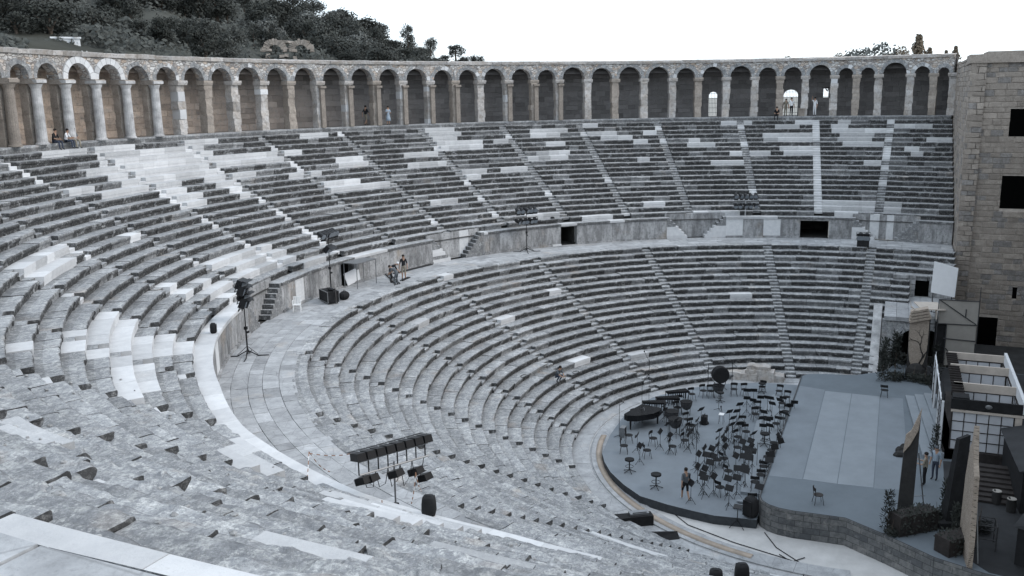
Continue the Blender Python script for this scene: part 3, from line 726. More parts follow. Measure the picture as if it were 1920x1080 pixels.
for k in range(5):
    for q in range(6):
        x0, x1, y0, y1 = 18.0+k*1.5, 18.0+(k+1)*1.5, -1.95-q*.84, -1.95-(q+1)*.84
        if k == 0: x0 -= .15
        quadbox(bm, (x0+.01,y0-.01), (x0+.01,y1+.01), (x1-.01,y1+.01), (x1-.01,y0-.01), 4.1, 4.4+r.uniform(-.01,.01), r.uniform(.3,.9), .2, 0, .01)
bm.build('floor_slab', 'paving_flagstone', ter)
bm = planewall('w', (25.35,-2.4), (0,-1), 4.45, 1.72, 4.4, [(1.68,2.66,4.4,6.0)], r, hcourse=(.4,.6), wlen=(.6,1.2), nrm=(-1,0)); bm.build('door_wall', 'streaked_podium_stone', ter)
b = MB(); b.box((25.75,-4.57,5.2), (.02,1.05,1.62)); b.build('dark_doorway', 'void_black', ter)
par = MB(); y0, y1 = -1.16, -1.78
par.v = [(x,y,z) for y in (y0,y1) for x, z in ((14.9,.0),(14.9,.52),(15.6,.62),(22.35,4.32),(22.35,3.6),(15.6,.0))]
par.f = [(0,1,2,3,4,5),(11,10,9,8,7,6)]+[(i,(i+1)%6,(i+1)%6+6,i+6) for i in range(6)]; par.m = [0]*len(par.f)
o = par.build('seating_end_parapet', 'pale_column_marble'); tag(o, 'long pale sloping parapet slab closing the far end of the lower seat rows', 'parapet')
# ================================================================ HILL, WOODLAND, SKYLINE
def az_pt(az, dist, z): return (CAM.x+dist*math.cos(rad(az)), CAM.y+dist*math.sin(rad(az)), z)
RIDGE_AZ = [10,18,24.5,26.2,29,31,33.5,36,40,46,52,60,72]
RIDGE_Z = [6,12,25.0,27.2,30.0,32.5,35.0,40,47,56,62,66,68]
def near_dist(az):
    A = np.array([math.cos(rad(az)), math.sin(rad(az))]); c = np.array([CAM.x, CAM.y]); b = c@A; k = c@c-54.0**2
    return max(45., float(-b+math.sqrt(max(0, b*b-k))))
def hill_z(az, s):
    z0 = float(np.interp(az, [10,20,25,32,40,52,72], [6,12,21.5,22.8,23.6,23.9,23.9])); z1 = float(np.interp(az, RIDGE_AZ, RIDGE_Z))
    e = s if s <= 1 else max(0, 1-(s-1)*1.6)
    return z0+(z1-z0)*(e**1.25 if s <= 1 else e)
b = MB(); NA, NS = 130, 46
for i in range(NA+1):
    az = 10+62*i/NA; d0 = near_dist(az)
    for j in range(NS+1):
        s = 1.7*j/NS; d = d0+(205-d0)*s; z = hill_z(az, s)+(math.sin(az*1.3+s*9)+math.sin(az*.7-s*14))*.5*min(1, s*3)
        if j == 0: z -= 14
        b.v.append(az_pt(az, d, z))
for i in range(NA):
    for j in range(NS):
        k = i*(NS+1)+j; b.f.append((k,k+1,k+NS+2,k+NS+1)); b.m.append(0)
tag(b.build('hill', 'hill_soil', smooth=True), kind='structure')
def crown_mesh(name, seed, lumps, n, leaf, mat, ellip=(1,1,1), conic=False):
    r = random.Random(seed); vs, fs = [], []
    L = []
    for k in range(lumps):
        if conic: z = r.random(); rr = (1-z)*.75; t = r.uniform(0,2*PI); L.append((rr*math.cos(t)*r.random(), rr*math.sin(t)*r.random(), z*2.2-.4, .34*(1-z)+.12))
        else:
            t = r.uniform(0,2*PI); q = r.random()**.5*.72; z = r.uniform(-.35,.75); q *= math.sqrt(max(.1, 1-z*z)); L.append((q*math.cos(t), q*math.sin(t), z, r.uniform(.26,.46)))
    for k in range(n):
        c = r.choice(L); v = Vector((r.gauss(0,1), r.gauss(0,1), r.gauss(0,1))).normalized()*c[3]*(r.random()**.22)*r.choice([1,1,1,1.18])
        p = Vector((c[0]*ellip[0], c[1]*ellip[1], c[2]*ellip[2]))+v; nrm = (v.normalized()+Vector((r.gauss(0,.5), r.gauss(0,.5), r.gauss(0,.5)))).normalized()
        a = nrm.orthogonal().normalized(); a.rotate(Matrix.Rotation(r.uniform(0,6.28), 3, nrm)); bb = nrm.cross(a); s = leaf*r.uniform(.6,1.4); k0 = len(vs)
        vs += [tuple(p+a*s), tuple(p+bb*s*.7), tuple(p-a*s), tuple(p-bb*s*.7)]; fs.append((k0,k0+1,k0+2,k0+3))
    me = bpy.data.meshes.new(name); me.from_pydata(vs, [], fs); me.materials.append(M(mat)); me.update(); return me
CR = [crown_mesh('crown', 1, 16, 1700, .062, 'leaf_dark'), crown_mesh('crown', 2, 20, 1700, .06, 'leaf_mid'), crown_mesh('crown', 3, 13, 1500, .065, 'leaf_grey'), crown_mesh('crown', 4, 18, 1600, .06, 'leaf_dark', (1.2,1,.8)), crown_mesh('crown', 5, 15, 1500, .06, 'leaf_mid', (.8,.8,1.2))]
CR_CON = crown_mesh('crown', 6, 30, 1500, .075, 'leaf_brown', conic=True); CR_BR = crown_mesh('crown', 7, 16, 1000, .06, 'leaf_brown'); CR_PALE = crown_mesh('crown', 8, 16, 900, .07, 'leaf_grey')  # the pale far crowns carry distance haze in their leaf colour
tk = MB(); tk.tube([(0,0,-1.1),(.03,.02,-.5),(0,.03,.1),(.04,0,.6)], [.10,.075,.05,.02], 6)
for a in (0.3, 2.2, 4.1): tk.tube([(0,.01,-.35),(.25*math.cos(a),.25*math.sin(a),.1),(.5*math.cos(a),.5*math.sin(a),.35)], [.04,.025,.012], 5)
_t0 = tk.build('trunk', 'bark'); TRUNK = _t0.data; bpy.data.objects.remove(_t0)
def tree(name, me, loc, s, sz, label, group=None, rz=0.):
    e = empty(name, loc, rz); tag(e, label, 'tree', group)
    for nm, m_ in (('crown', me), ('trunk', TRUNK)):
        o = bpy.data.objects.new(nm, m_); link(o, e); o.scale = (s, s, sz); o.location = (0,0,sz*1.0)
    return e
r = random.Random(17); n = 0
LB = ['dark evergreen tree in the dense wood covering the hillside behind the arcade','mid green bushy tree in the dense wood covering the hillside behind the arcade','grey-green loose tree in the dense wood covering the hillside behind the arcade']
def hill_at(az, s): d0 = near_dist(az); return az_pt(az, d0+(205-d0)*s, hill_z(az, s))
for k in range(1200):
    if n >= 298: break
    az = r.uniform(23.8, 57); s = r.uniform(.02, 1.0)**1.25*1.04
    if az > 46 and s < .05+.06*(az-46)/6: continue
    if az < 27 and s < .5: continue
    if 33 < az < 38.8 and s < .2: continue
    if 46 < az < 50 and s < .08: continue
    if 43.6 < az < 45.2 and s < .08: continue
    p = hill_at(az, s); sz = r.uniform(1.7, 3.3)*(1 if az > 30 else .6)*(.62 if s < .3 else .85)
    i = r.choices(range(5), [5,3,1.3,4,3])[0]
    tree('hillside_tree', CR[i], (p[0],p[1],p[2]-.3*sz), sz*r.uniform(.9,1.3), sz*r.uniform(.8,1.1), LB[{0:0,3:0,1:1,4:1,2:2}[i]], 'trees covering the hillside', r.uniform(0,6)); n += 1
for az, el, dist, s, sz, i, lb in [(31.6,4.75,185,2.6,2.3,0,'round dark tree where the wooded skyline begins to fall away'),(28.95,4.2,180,1.2,1.9,4,'small upright tree poking above the sloping wooded skyline'),(27.6,3.6,180,.9,1.5,1,'thin small tree on the lower part of the wooded skyline'),(26.1,3.15,180,1.3,1.3,0,'small dark tree near the foot of the wooded skyline'),(24.9,2.55,180,1.3,1.3,3,'lowest dark tree at the right tip of the wooded hill')]:
    z = CAM.z+dist*math.tan(rad(el)); s *= 1.6; sz *= 1.15; tree('skyline_tree', CR[i], az_pt(az, dist, z-sz*1.9-.5), s, sz, lb)
r = random.Random(77); vs, fs = [], []
for k in range(62000):
    az = r.uniform(22, 58) if k % 5 else r.uniform(43, 58); s = r.random()**1.2*1.03
    if (33.8 < az < 38.2 and s < .13) or (46 < az < 49.8 and s < .07) or (43.6 < az < 45. and s < .06): continue
    p = Vector(hill_at(az, s)); c_ = math.sin(p.x*.31+math.sin(p.y*.27)*2)*math.cos(p.y*.29+p.x*.11); h = max(0, .75+1.3*c_)*(1 if s > .08 else s/.08)
    p.z += h*r.random()-.15; a = Vector((r.gauss(0,1), r.gauss(0,1), r.gauss(0,.8))).normalized(); bb = a.orthogonal().normalized(); q = r.uniform(.14,.34); k0 = len(vs)
    vs += [tuple(p+a*q), tuple(p+bb*q*.8), tuple(p-a*q), tuple(p-bb*q*.8)]; fs.append((k0,k0+1,k0+2,k0+3))
me = bpy.data.meshes.new('undergrowth'); me.from_pydata(vs, [], fs); me.materials.append(M('leaf_mid')); o = bpy.data.objects.new('undergrowth', me); link(o)
tag(o, 'dark scrub and undergrowth covering the hillside between the trees', 'undergrowth', kind='stuff')
# trees beyond the arcade at the right
def rtree(x, name, me, top, wid, dist, lb, grp=None):
    az = 22.665-math.degrees(math.atan((x-967)/1707.)); el = 0
    hgt = wid*1.1; z = CAM.z+dist*math.tan(rad(top)); return tree(name, me, az_pt(az, dist, z-hgt*(2.75 if me is CR_CON else 1.95)), wid, hgt, lb, grp)
rtree(1706, 'conifer', CR_CON, 2.75, 2.9, 135, 'pointed brown-green conifer rising above the right end of the arcade')
rtree(1727, 'conifer', CR_CON, 2.1, 1.7, 135, 'low leaning conifer just right of the tallest conifer above the arcade')
rtree(1774, 'conifer', CR_CON, 2.15, 1.6, 140, 'small conifer above the arcade beside the stage building')
rtree(1757, 'conifer', CR_CON, 1.95, 1.4, 140, 'smallest conifer tip above the arcade left of the stage building')
rtree(1642, 'distant_tree', CR_PALE, 2.55, 4.0, 150, 'rounded pale grey tree crown behind the arcade left of the conifers')
rtree(1672, 'distant_tree', CR_BR, 2.3, 2.4, 150, 'brownish tree crown behind the arcade touching the pale round crown')
rtree(1590, 'distant_tree', CR_PALE, 2.2, 4.2, 165, 'flat pale hazy tree crown above the arcade further left')
rtree(1612, 'distant_tree', CR_PALE, 2.3, 3.2, 160, 'pale tree crown between two other pale crowns behind the arcade')
rtree(1560, 'distant_tree', CR_BR, 2.05, 1.6, 150, 'small twiggy bush top above the arcade cornice')
rtree(1466, 'distant_tree', CR_BR, 1.95, 1.6, 150, 'low brown bush top above the middle right of the arcade')
rtree(1376, 'distant_tree', CR_PALE, 1.75, 1.4, 150, 'faint low bush top above the arcade cornice')
# dry scrub and stones along the foot of the hill
b = MB(); r = random.Random(44)
for k in range(60):
    az = r.uniform(41, 53.5); s = r.uniform(.0, 1)**2*.05; p = hill_at(az, s); q = r.uniform(.08,.28)
    b.box((p[0],p[1],p[2]+q*.2), (q*1.6,q,q*.8), r.uniform(0,3), taper=.7)
tag(b.build('loose_stones', 'pale_column_marble'), 'pale loose stones strewn along the foot of the hill behind the cornice', 'stones', kind='stuff')
p = az_pt(47.95, 86, 24.3)
b = MB(); b.box((0,0,.55), (2.1,1.2,1.5)); b.box((0,0,1.37), (2.3,1.4,.14)); b.box((-.5,-.62,.5), (.5,.06,1.1), mi=1)
o = b.build('white_kiosk', ['white_board','white_timber']); o.location = p; o.rotation_euler = (0,0,rad(48-90)); tag(o, 'small plain white kiosk standing behind the arcade cornice at the left', 'kiosk')
b = MB(); b.box((0,0,.3), (.55,.5,.9)); b.box((0,0,.78), (.65,.6,.08)); o = b.build('white_post_box', 'white_board'); o.location = az_pt(44.35, 90, 24.1); o.rotation_euler = (0,0,rad(-45)); tag(o, 'small white pillar behind the arcade cornice right of the kiosk', 'pillar')
# ruined double arch on the slope
def ruin():
    bm = BM_(); r = random.Random(6)
    for k in range(2):
        c = -1.35+2.7*k
        for i in range(14):
            p0, p1 = PI*i/14, PI*(i+1)/14; ph = np.linspace(p0, p1-.03, 3); ro = 1.25+r.uniform(-.06,.2)
            f = lambda q, y: np.stack(np.broadcast_arrays(c-np.cos(ph)*q, y, .55+np.sin(ph)*q*.8), -1)
            bm.grid(np.stack([f(.62, .5), f(.62, -.5), f(ro, -.5+r.uniform(-.1,.1)), f(ro, .5)], 1), r.random(), [0,.2,0], 0, .05)
    for i in range(60):
        x = r.uniform(-2.7,2.7); z = r.uniform(-1.9,.5); 
        if abs(abs(x)-1.35) < .6: continue
        w_ = r.uniform(.3,.6); quadbox(bm, (x-w_/2,-.5-r.uniform(0,.1)), (x+w_/2,-.5), (x+w_/2,.5), (x-w_/2,.5), z, z+.3, r.random(), .2, 0, .05)
    quadbox(bm, (-2.3,-.45), (2.3,-.45), (2.3,.45), (-2.3,.45), 1.22, 1.48, .5, .1, 0, .14, 14)
    return bm.build('ruined_double_arch', 'brown_ashlar')
o = ruin(); o.location = az_pt(36.05, 104, 25.1); o.rotation_euler = (0,0,rad(36-90)); tag(o, 'small ruined rubble wall with two arched openings above the cornice before the wood', 'ruin')
# ================================================================ STAGE AND SETS
SX = 1.3
pl = [(-10.2,3.02),(-10.31,3.9),(-10.45,5.0),(-10.3,6.1),(-10.05,7.4),(-9.57,8.92),(-8.5,10.1),(-7.2,11.2),(-6.0,11.9),(-4.83,12.4),(-1.88,12.8),(2.07,12.95),(5.73,12.1),(8.0,10.6),(9.63,9.04),(10.9,7.),(11.5,5.2),(11.7,3.02)]
b = MB(); b.prism(pl, 0.0, .45, 0, 1)
o = b.build('orchestra_platform', ['stage_cloth','platform_edge']); tag(o, 'low round-fronted grey platform carrying the orchestra seats and music stands', 'platform')
b = MB()
for q in ([(-7.6,3.0),(-7.6,4.2),(-2.5,4.6),(3.0,4.9),(8.6,4.6),(8.8,3.0)],): b.prism(q, .45, .62)
b.box((-8.6,3.75,.56), (.22,.9,.06)); b.box((-9.3,3.75,.5), (.3,.9,.3))
o = b.build('riser_strip', 'stage_mat'); tag(o, 'long paler grey riser running beside the stage front under the last row of chairs', 'riser')
# main stage: deck, mats, stone-painted fascia
fas = [(11.2,3.0),(-9.4,3.0),(-9.85,2.85),(-10.2,2.5),(-10.42,2.0),(-10.5,1.3),(-10.42,-.3),(-10.4,-.95),(-11.5,-2.7),(-12.9,-4.6),(-13.6,-6.4),(-13.9,-8.6)]
deck = fas+[(-13.9,-13),(16.5,-13),(16.5,-3.0),(14.2,-2.2),(12.6,-.4),(12.2,1.6),(11.8,2.6)]
stg = empty('stage', (0,0,0)); tag(stg, 'large grey stage deck with pale mats and a dark stone-painted front', 'stage')
b = MB(); b.prism(deck, 0.02, SX, 0, 1); b.build('deck', ['stage_grey','platform_edge'], stg)
def poly_slab(name, pts, z0, z1, mat, parent): b_ = MB(); b_.prism(pts, z0, z1); return b_.build(name, mat, parent)
poly_slab('mat', [(-6.55,1.27),(8.35,1.27),(8.35,-.34),(-6.55,-.34)], SX, SX+.008, 'stage_mat', stg)
poly_slab('mat', [(-6.55,-.38),(8.35,-.38),(8.35,-2.04),(-6.4,-2.04)], SX, SX+.008, 'stage_mat', stg)
poly_slab('mat', [(-6.5,-2.08),(8.4,-2.08),(8.4,-3.4),(-6.1,-3.7)], SX, SX+.006, 'stage_cloth', stg)
poly_slab('mat', [(-6.7,2.92),(8.9,2.92),(8.6,1.32),(-6.6,1.32)], SX, SX+.006, 'stage_cloth', stg)
for (i0, i1) in ((0,6),(6,8),(8,9),(9,11)):
    p = fas[i0:i1+1]; b = MB(); b.uv = []; s = 0; n = 0
    pts = []
    for k in range(len(p)-1):
        q0, q1 = Vector(p[k]), Vector(p[k+1]); m = max(1, int((q1-q0).length/.5))
        for j in range(m+(1 if k == len(p)-2 else 0)): pts.append(q0+(q1-q0)*j/m)
    cen = []
    L = 0.; uvs = []
    for k, q in enumerate(pts):
        if k: L += (q-pts[k-1]).length
        t = (pts[min(k+1,len(pts)-1)]-pts[max(0,k-1)]).normalized(); nrm = Vector((t.y,-t.x))
        o1, o2 = q+nrm*.05, q+nrm*(-.02)
        for z in (.0,.33,.66,1.0,1.33): 
            wv = .012*math.sin(L*5+z*7); b.v.append((o1.x+nrm.x*wv, o1.y+nrm.y*wv, z)); uvs.append((L, z))
        b.v.append((o2.x, o2.y, 1.33)); uvs.append((L, 1.4))
    for k in range(len(pts)-1):
        for j in range(5): b.f.append((k*6+j, k*6+j+1, (k+1)*6+j+1, (k+1)*6+j)); b.m.append(0)
    o = b.build('fascia_panel', 'painted_stone_fascia', stg); ul = o.data.uv_layers.new(name='uv')
    for lp in o.data.loops: ul.data[lp.index].uv = uvs[lp.vertex_index]
b = MB(); b.tube([(x,y,SX+.035) for x, y in fas], .022, 5); b.build('edge_trim', 'dark_grey_plastic', stg)
for k, (d0, h) in enumerate(((0,.17),(.52,.34),(1.04,.50))):
    x0, x1 = 8.7-.1*k, -1.5+.15*k
    o = poly_slab('step', [(x0,-3.55-d0),(x1,-4.35-d0),(x1,-4.35-d0-(.52 if k < 2 else .5)),(x0,-3.55-d0-(.52 if k < 2 else 1.))], SX+.008+(0), SX+h, 'stage_mat', stg)
poly_slab('black_covering', [(-10.1,-5.2),(-1.6,-5.35),(-1.2,-9.3),(9.3,-9.35),(9.3,-5.3),(10.4,-5.2),(12.,-4.9),(16.4,-4.6),(16.4,-12.9),(-13.8,-12.9),(-13.8,-8.6),(-13.4,-6.6),(-12.5,-5.9)], SX+.001, SX+.010, 'stage_black', stg)
# ---- pavilion with lattice screens
pav = empty('pavilion', (3.6,-7.1,SX)); WORLD_BUILT.add('pavilion'); tag(pav, 'open-roofed wooden pavilion set with cream beams and dark lattice paper screens', 'pavilion')
PF, PT = 1.8, 4.55
poly_slab('floor', [(9.3,-5.35),(-1.2,-5.3),(-1.2,-9.3),(9.3,-9.3)], SX, PF, 'dark_timber', pav)
def lattice(name, p0, p1, z0, z1, nx, nz, par, frame='dark_timber', wide=None, post=None):
    p0, p1 = Vector(p0), Vector(p1); d = (p1-p0); L = d.length; a = math.atan2(d.y, d.x); c = (p0+p1)/2
    pn = MB(); pn.box((c.x,c.y,(z0+z1)/2), (L-.04,.025,z1-z0-.04), a); P = pn.build(name, 'shoji_paper', par)
    f = MB()
    for i in range(nx+1): q = p0+d*i/nx; f.box((q.x,q.y,(z0+z1)/2), (.07 if i in (0,nx) else .045,.07,z1-z0), a)
    for j in range(nz+1): f.box((c.x,c.y,z0+(z1-z0)*j/nz), (L,.078,.06 if j in (0,nz) else .04), a)
    f.build('lattice', frame, P); return P
for x, bh in ((8.7,.42),(5.9,.46),(2.2,.46)):
    b = MB(); b.box((x,-7.35,PT-.2), (.14,3.1,bh)); b.build('cross_beam', 'cream_timber', pav)
    lattice('screen_panel', (x,-6.2), (x,-8.75), PF, PT-.46, 4, 3, pav)
b = MB(); b.box((-1.02,-7.3,PT-.2), (.13,3.55,.55)); b.ell((-1.1,-7.3,PT-.2), (.03,.17,.12), 12, 6, 1); b.build('front_beam', ['black_fabric','grey_metal'], pav)
b = MB(); b.box((-1.04,-7.3,PT-.56), (.14,3.5,.12)); b.box((-1.0,-8.72,3.05), (.12,.32,2.4)); b.build('front_frame', 'cream_timber', pav)
lattice('screen_panel', (-1.0,-5.62), (-1.0,-8.52), PF+.02, PT-.62, 5, 4, pav)
b = MB(); b.box((3.85,-8.95,PT-.12), (9.9,.16,.62)); b.build('side_beam', 'white_timber', pav)
for k in range(4): lattice('screen_panel', (8.6-k*2.4,-8.85), (6.3-k*2.4,-8.85), PF, PT-.5, 4, 3, pav)
b = MB(); b.box((3.9,-5.95,PT-.15), (9.6,.5,.12)); 
for k in range(20): b.box((8.4-k*.48,-5.95,PT-.03), (.06,.62,.12))
b.build('side_roof', 'dark_timber', pav)
b = MB(); b.box((3.4,-5.05,PT-.05), (8.7,.06,.09)); b.box((7.6,-5.05,3.1), (.09,.09,2.8)); b.box((5.7,-5.05,3.05), (.10,.10,2.7)); b.box((1.1,-5.05,3.05), (.10,.10,2.7)); b.box((-.95,-5.15,3.05), (.12,.12,2.7))
for x in (7.4,4.6,2.8,1.2,-.8): b.box((x,-5.05,PT+.12), (.03,.03,.3))
b.build('track_frame', 'white_timber', pav)
lattice('sliding_screen', (7.6,-5.06), (5.7,-5.06), PF, PT-.3, 4, 5, pav); lattice('sliding_screen', (1.1,-5.06), (-.95,-5.12), PF, PT-.3, 4, 5, pav)
b = MB(); b.box((-.6,-6.0,PT-.1), (.8,.8,.5)); b.build('corner_block', 'black_fabric', pav)
b = MB(); b.box((2.4,-5.35,3.0), (2.4,.05,2.3)); b.build('curtain', 'black_fabric', pav)
# ---- painted tree tower and scenery towers
def uvbox(name, mat, c, d, parent, rz=0., tz=0., skew=(0,0)):
    b_ = MB(); b_.box((0,0,0), d); o_ = b_.build(name, mat, parent); me = o_.data
    ul = me.uv_layers.new(name='uv')
    for p_ in me.polygons:
        for li in p_.loop_indices:
            v = me.vertices[me.loops[li].vertex_index].co; ul.data[li].uv = (v.x+v.y, v.z)
    for v in me.vertices: v.co.x += skew[0]*(v.co.z+d[2]/2); v.co.y += skew[1]*(v.co.z+d[2]/2)
    o_.location = c; o_.rotation_euler = (tz,0,rz); return o_
tt = empty('tree_painted_tower', (13.8,-4.2,SX)); tag(tt, 'tall scenery tower with a dark bare tree relief on pale brick', 'scenery tower')
b = MB(); b.box((.25,-.05,2.0), (.9,1.25,4.0)); b.build('tower_body', 'set_stone_dark', tt)
b = MB(); n = 20; pts = [(-.62,.5)]+[(.62*math.sin(q), 1.3-1.25*math.cos(q)) for q in np.linspace(-1.2,1.2,14)]+[(.62,.9),(.62,4.1),(-.62,4.1)]
prof = [(-.6,4.15),(-.6,2.4),(-.55,1.6),(-.42,1.),(-.2,.62),(.05,.5),(.28,.65),(.46,1.1),(.56,1.8),(.6,2.6),(.6,4.15)]
b.v = [(-.23,y,z) for y, z in prof]+[(-.18,y,z) for y, z in prof]; k = len(prof); b.f = [tuple(range(k)), tuple(range(2*k-1,k-1,-1))]+[(i,(i+1)%k,(i+1)%k+k,i+k) for i in range(k)]; b.m = [0]*len(b.f)
o = b.build('brick_face', 'pale_brick_relief', tt); ul = o.data.uv_layers.new(name='uv')
for lp in o.data.loops: v = o.data.vertices[lp.vertex_index].co; ul.data[lp.index].uv = (v.y, v.z)
b = MB(); rt = random.Random(9)
def branch(p, a, L, rad_, d):
    q = p; pts = [p]
    for i in range(4): a += rt.uniform(-.28,.28); q = (q[0], q[1]+math.sin(a)*L/4, q[2]+math.cos(a)*L/4); pts.append(q)
    b.tube(pts, [rad_*(1-.14*i) for i in range(5)], 5)
    if d > 0:
        for sg in (-1,1): branch(pts[-1 if sg > 0 else -2], a+sg*rt.uniform(.35,.75), L*.68, rad_*.6, d-1)
branch((-.26,-.05,.35), -.12, 1.3, .085, 4)
for v in range(len(b.v)): x, y, z = b.v[v]; b.v[v] = (x, max(-.58, min(.58, y)), min(4.0, z))
b.build('tree_relief', 'bark_black', tt)
for k in range(4): o = uvbox('tilted_brick_course', 'pale_brick_relief', (-.1,-.02+.03*k,4.05+.2*k), (.75,1.4-.1*k,.15), tt, tz=-.28)
b = MB(); b.tube([(-.3,.62,4.9),(-.3,.2,4.6)], .06, 5); b.tube([(-.3,.6,4.9),(-.3,.66,5.25)], .02, 5); b.build('finial', 'cream_timber', tt)
b = MB(); b.box((-.3,-.02,.25), (.5,1.35,.6)); b.ell((-.45,0,.3), (.35,.66,.75), 10, 6); b.build('draped_base', 'set_stone_dark', tt)
# slim tower close to the near end of the stage
st = empty('slim_tower', (-8.85,-3.45,SX)); tag(st, 'tall slim black scenery tower with a pale brick wedge top standing by the near hedges', 'scenery tower')
b = MB(); b.v = [(-.35,-.32,0),(.35,-.32,0),(.35,.32,0),(-.35,.32,0),(-.2,-.36,4.7),(.3,-.36,4.7),(.3,.22,3.4),(-.2,.22,3.4)]; b.f = [(3,2,1,0),(4,5,6,7),(0,1,5,4),(1,2,6,5),(2,3,7,6),(3,0,4,7)]; b.m = [0]*6; b.build('tower_body', 'set_stone_dark', st)
b = MB(); b.v = [(-.30,.26,3.05),(-.26,.20,3.9),(-.26,-.02,4.15),(-.28,-.38,5.25),(-.3,-.30,4.2),(-.3,-.02,3.5)]; n = 6; b.v += [(x+.12,y,z) for x, y, z in b.v]; b.f = [tuple(range(n)), tuple(range(2*n-1,n-1,-1))]+[(i,(i+1)%n,(i+1)%n+n,i+n) for i in range(n)]; b.m = [0]*len(b.f)
o = b.build('brick_wedge', 'pale_brick_relief', st); ul = o.data.uv_layers.new(name='uv')
for lp in o.data.loops: v = o.data.vertices[lp.vertex_index].co; ul.data[lp.index].uv = (v.y, v.z)
b = MB(); b.tube([(.3,-.85,.02),(.1,-.4,3.0)], .03, 5); b.tube([(.25,-.8,.9),(0,-.3,.9)], .02, 5); b.build('brace', 'grey_metal', st)
e = empty('black_tower', (-9.3,-5.35,SX), .3); tag(e, 'plain black leaning scenery tower standing between the slim tower and the jagged wall', 'scenery tower')
b = MB(); b.v = [(-.35,-.35,0),(.35,-.35,0),(.35,.35,0),(-.35,.35,0),(-.1,-.5,4.3),(.3,-.5,4.2),(.3,-.05,4.0),(-.1,-.05,4.1)]; b.f = [(3,2,1,0),(4,5,6,7),(0,1,5,4),(1,2,6,5),(2,3,7,6),(3,0,4,7)]; b.m = [0]*6; b.build('tower_body', 'black_fabric', e)
b = MB(); b.box((0,.1,.15), (1.2,1.2,.3)); b.build('foot', 'black_fabric', e)
e = empty('black_tent', (-4.3,-9.35,SX), .05); tag(e, 'black fabric tent with a shallow roof in the dark backstage at the right edge', 'tent')
b = MB(); b.box((0,0,1.05), (5.4,2.3,2.1)); b.build('side_walls', 'black_fabric', e)
b = MB(); b.v = [(-2.9,-1.35,2.11),(2.9,-1.35,2.11),(2.9,1.35,2.11),(-2.9,1.35,2.11),(-2.6,0,2.6),(2.6,0,2.6)]; b.f = [(0,1,5,4),(2,3,4,5),(1,2,5),(3,0,4),(3,2,1,0)]; b.m = [0]*5; b.build('roof', 'stage_black', e)
e = empty('black_tent', (-10.6,-9.3,SX), -.35); tag(e, 'lower black tent nearer the bottom right corner behind the metal table frame', 'tent')
b = MB(); b.box((0,0,.85), (4.4,2.0,1.7)); b.build('side_walls', 'black_fabric', e)
b = MB(); b.v = [(-2.4,-1.15,1.71),(2.4,-1.15,1.71),(2.4,1.15,1.71),(-2.4,1.15,1.71),(-2.,0,2.1),(2.,0,2.1)]; b.f = [(0,1,5,4),(2,3,4,5),(1,2,5),(3,0,4),(3,2,1,0)]; b.m = [0]*5; b.build('roof', 'stage_black', e)
# jagged pale tower nearest the camera
jt = empty('jagged_tower', (-12,-5.8,0)); tag(jt, 'tall narrow tan scenery wall with a jagged pointed top at the right front', 'scenery wall')
b = MB(); az = math.atan2(-5.85-CAM.y, -12-CAM.x)+.17; X = Matrix.Rotation(az, 4, 'Z')
pr = [(-1.3,0),(-1.35,2.6),(-1.15,4.0),(-1.0,5.2),(-.55,5.6),(-.25,6.3),(0,7.0),(.18,6.2),(.5,5.9),(.75,5.0),(.95,4.4),(1.1,2.5),(1.2,0)]; n = len(pr)
b.v = [(x,.10,z) for x, z in pr]+[(x,-.10,z) for x, z in pr]; b.f = [tuple(range(n)), tuple(range(2*n-1,n-1,-1))]+[(i,(i+1)%n,(i+1)%n+n,i+n) for i in range(n)]; b.m = [0]*len(b.f)
b.v = [tuple(X@Vector(v)) for v in b.v]
o = b.build('wall_face', 'pale_brick_relief', jt); ul = o.data.uv_layers.new(name='uv')
for lp in o.data.loops: v = o.data.vertices[lp.vertex_index].co; ul.data[lp.index].uv = (v.x*1.2, v.z)
b = MB(); b.tube([(.9,-.55,0),(.5,-.2,4.2)], .035, 5); b.tube([(-.9,-.55,0),(-.4,-.2,4.2)], .035, 5); b.build('brace', 'grey_metal', jt)
# steel frame with grey sheets, white screen
sf = empty('sheeted_frame', (17,-6.7,SX)); WORLD_BUILT.add('sheeted_frame'); tag(sf, 'grey sheeted steel frame with a diagonal brace behind the pavilion', 'scaffold')
b = MB(); b.box((17.05,-6.75,5.2), (.05,2.5,1.7)); b.build('sheet', 'grey_sheet', sf)
b = MB(); b.box((17.05,-7.0,2.85), (.05,1.85,3.0)); b.build('sheet', 'grey_sheet', sf)
b = MB(); b.box((17.3,-5.7,2.9), (.05,.75,3.0)); b.build('dark_gap', 'black_fabric', sf)
b = MB()
for p0, p1 in (((-5.45,6.08),(-8.0,6.1)),((-5.45,4.35),(-8.0,4.4)),((-5.9,3.3),(-7.95,3.25)),((-5.5,6.05),(-7.9,4.45)),((-5.45,6.08),(-5.45,1.3)),((-8.0,7.1),(-8.0,1.3)),((-6.05,4.35),(-6.05,1.3)),((-6.1,2.6),(-6.7,1.9)),((-7.2,5.5),(-7.2,4.9))): b.tube([(16.98,p0[0],p0[1]),(16.98,p1[0],p1[1])], .035, 6)
b.v += []; b.build('tube_frame', 'dark_grey_plastic', sf)
ls = MB(); ls.box((17.6,-5.35,5.0), (2.2,.06,.5)); ls.box((17.9,-4.9,5.35), (2.4,1.6,.08), .2); ls.build('canopy_sheet', 'cream_timber', sf)
ws = empty('white_screen', (20,-5.8,4.4)); WORLD_BUILT.add('white_screen'); tag(ws, 'large blank white board leaning on a post on the terrace', 'screen')
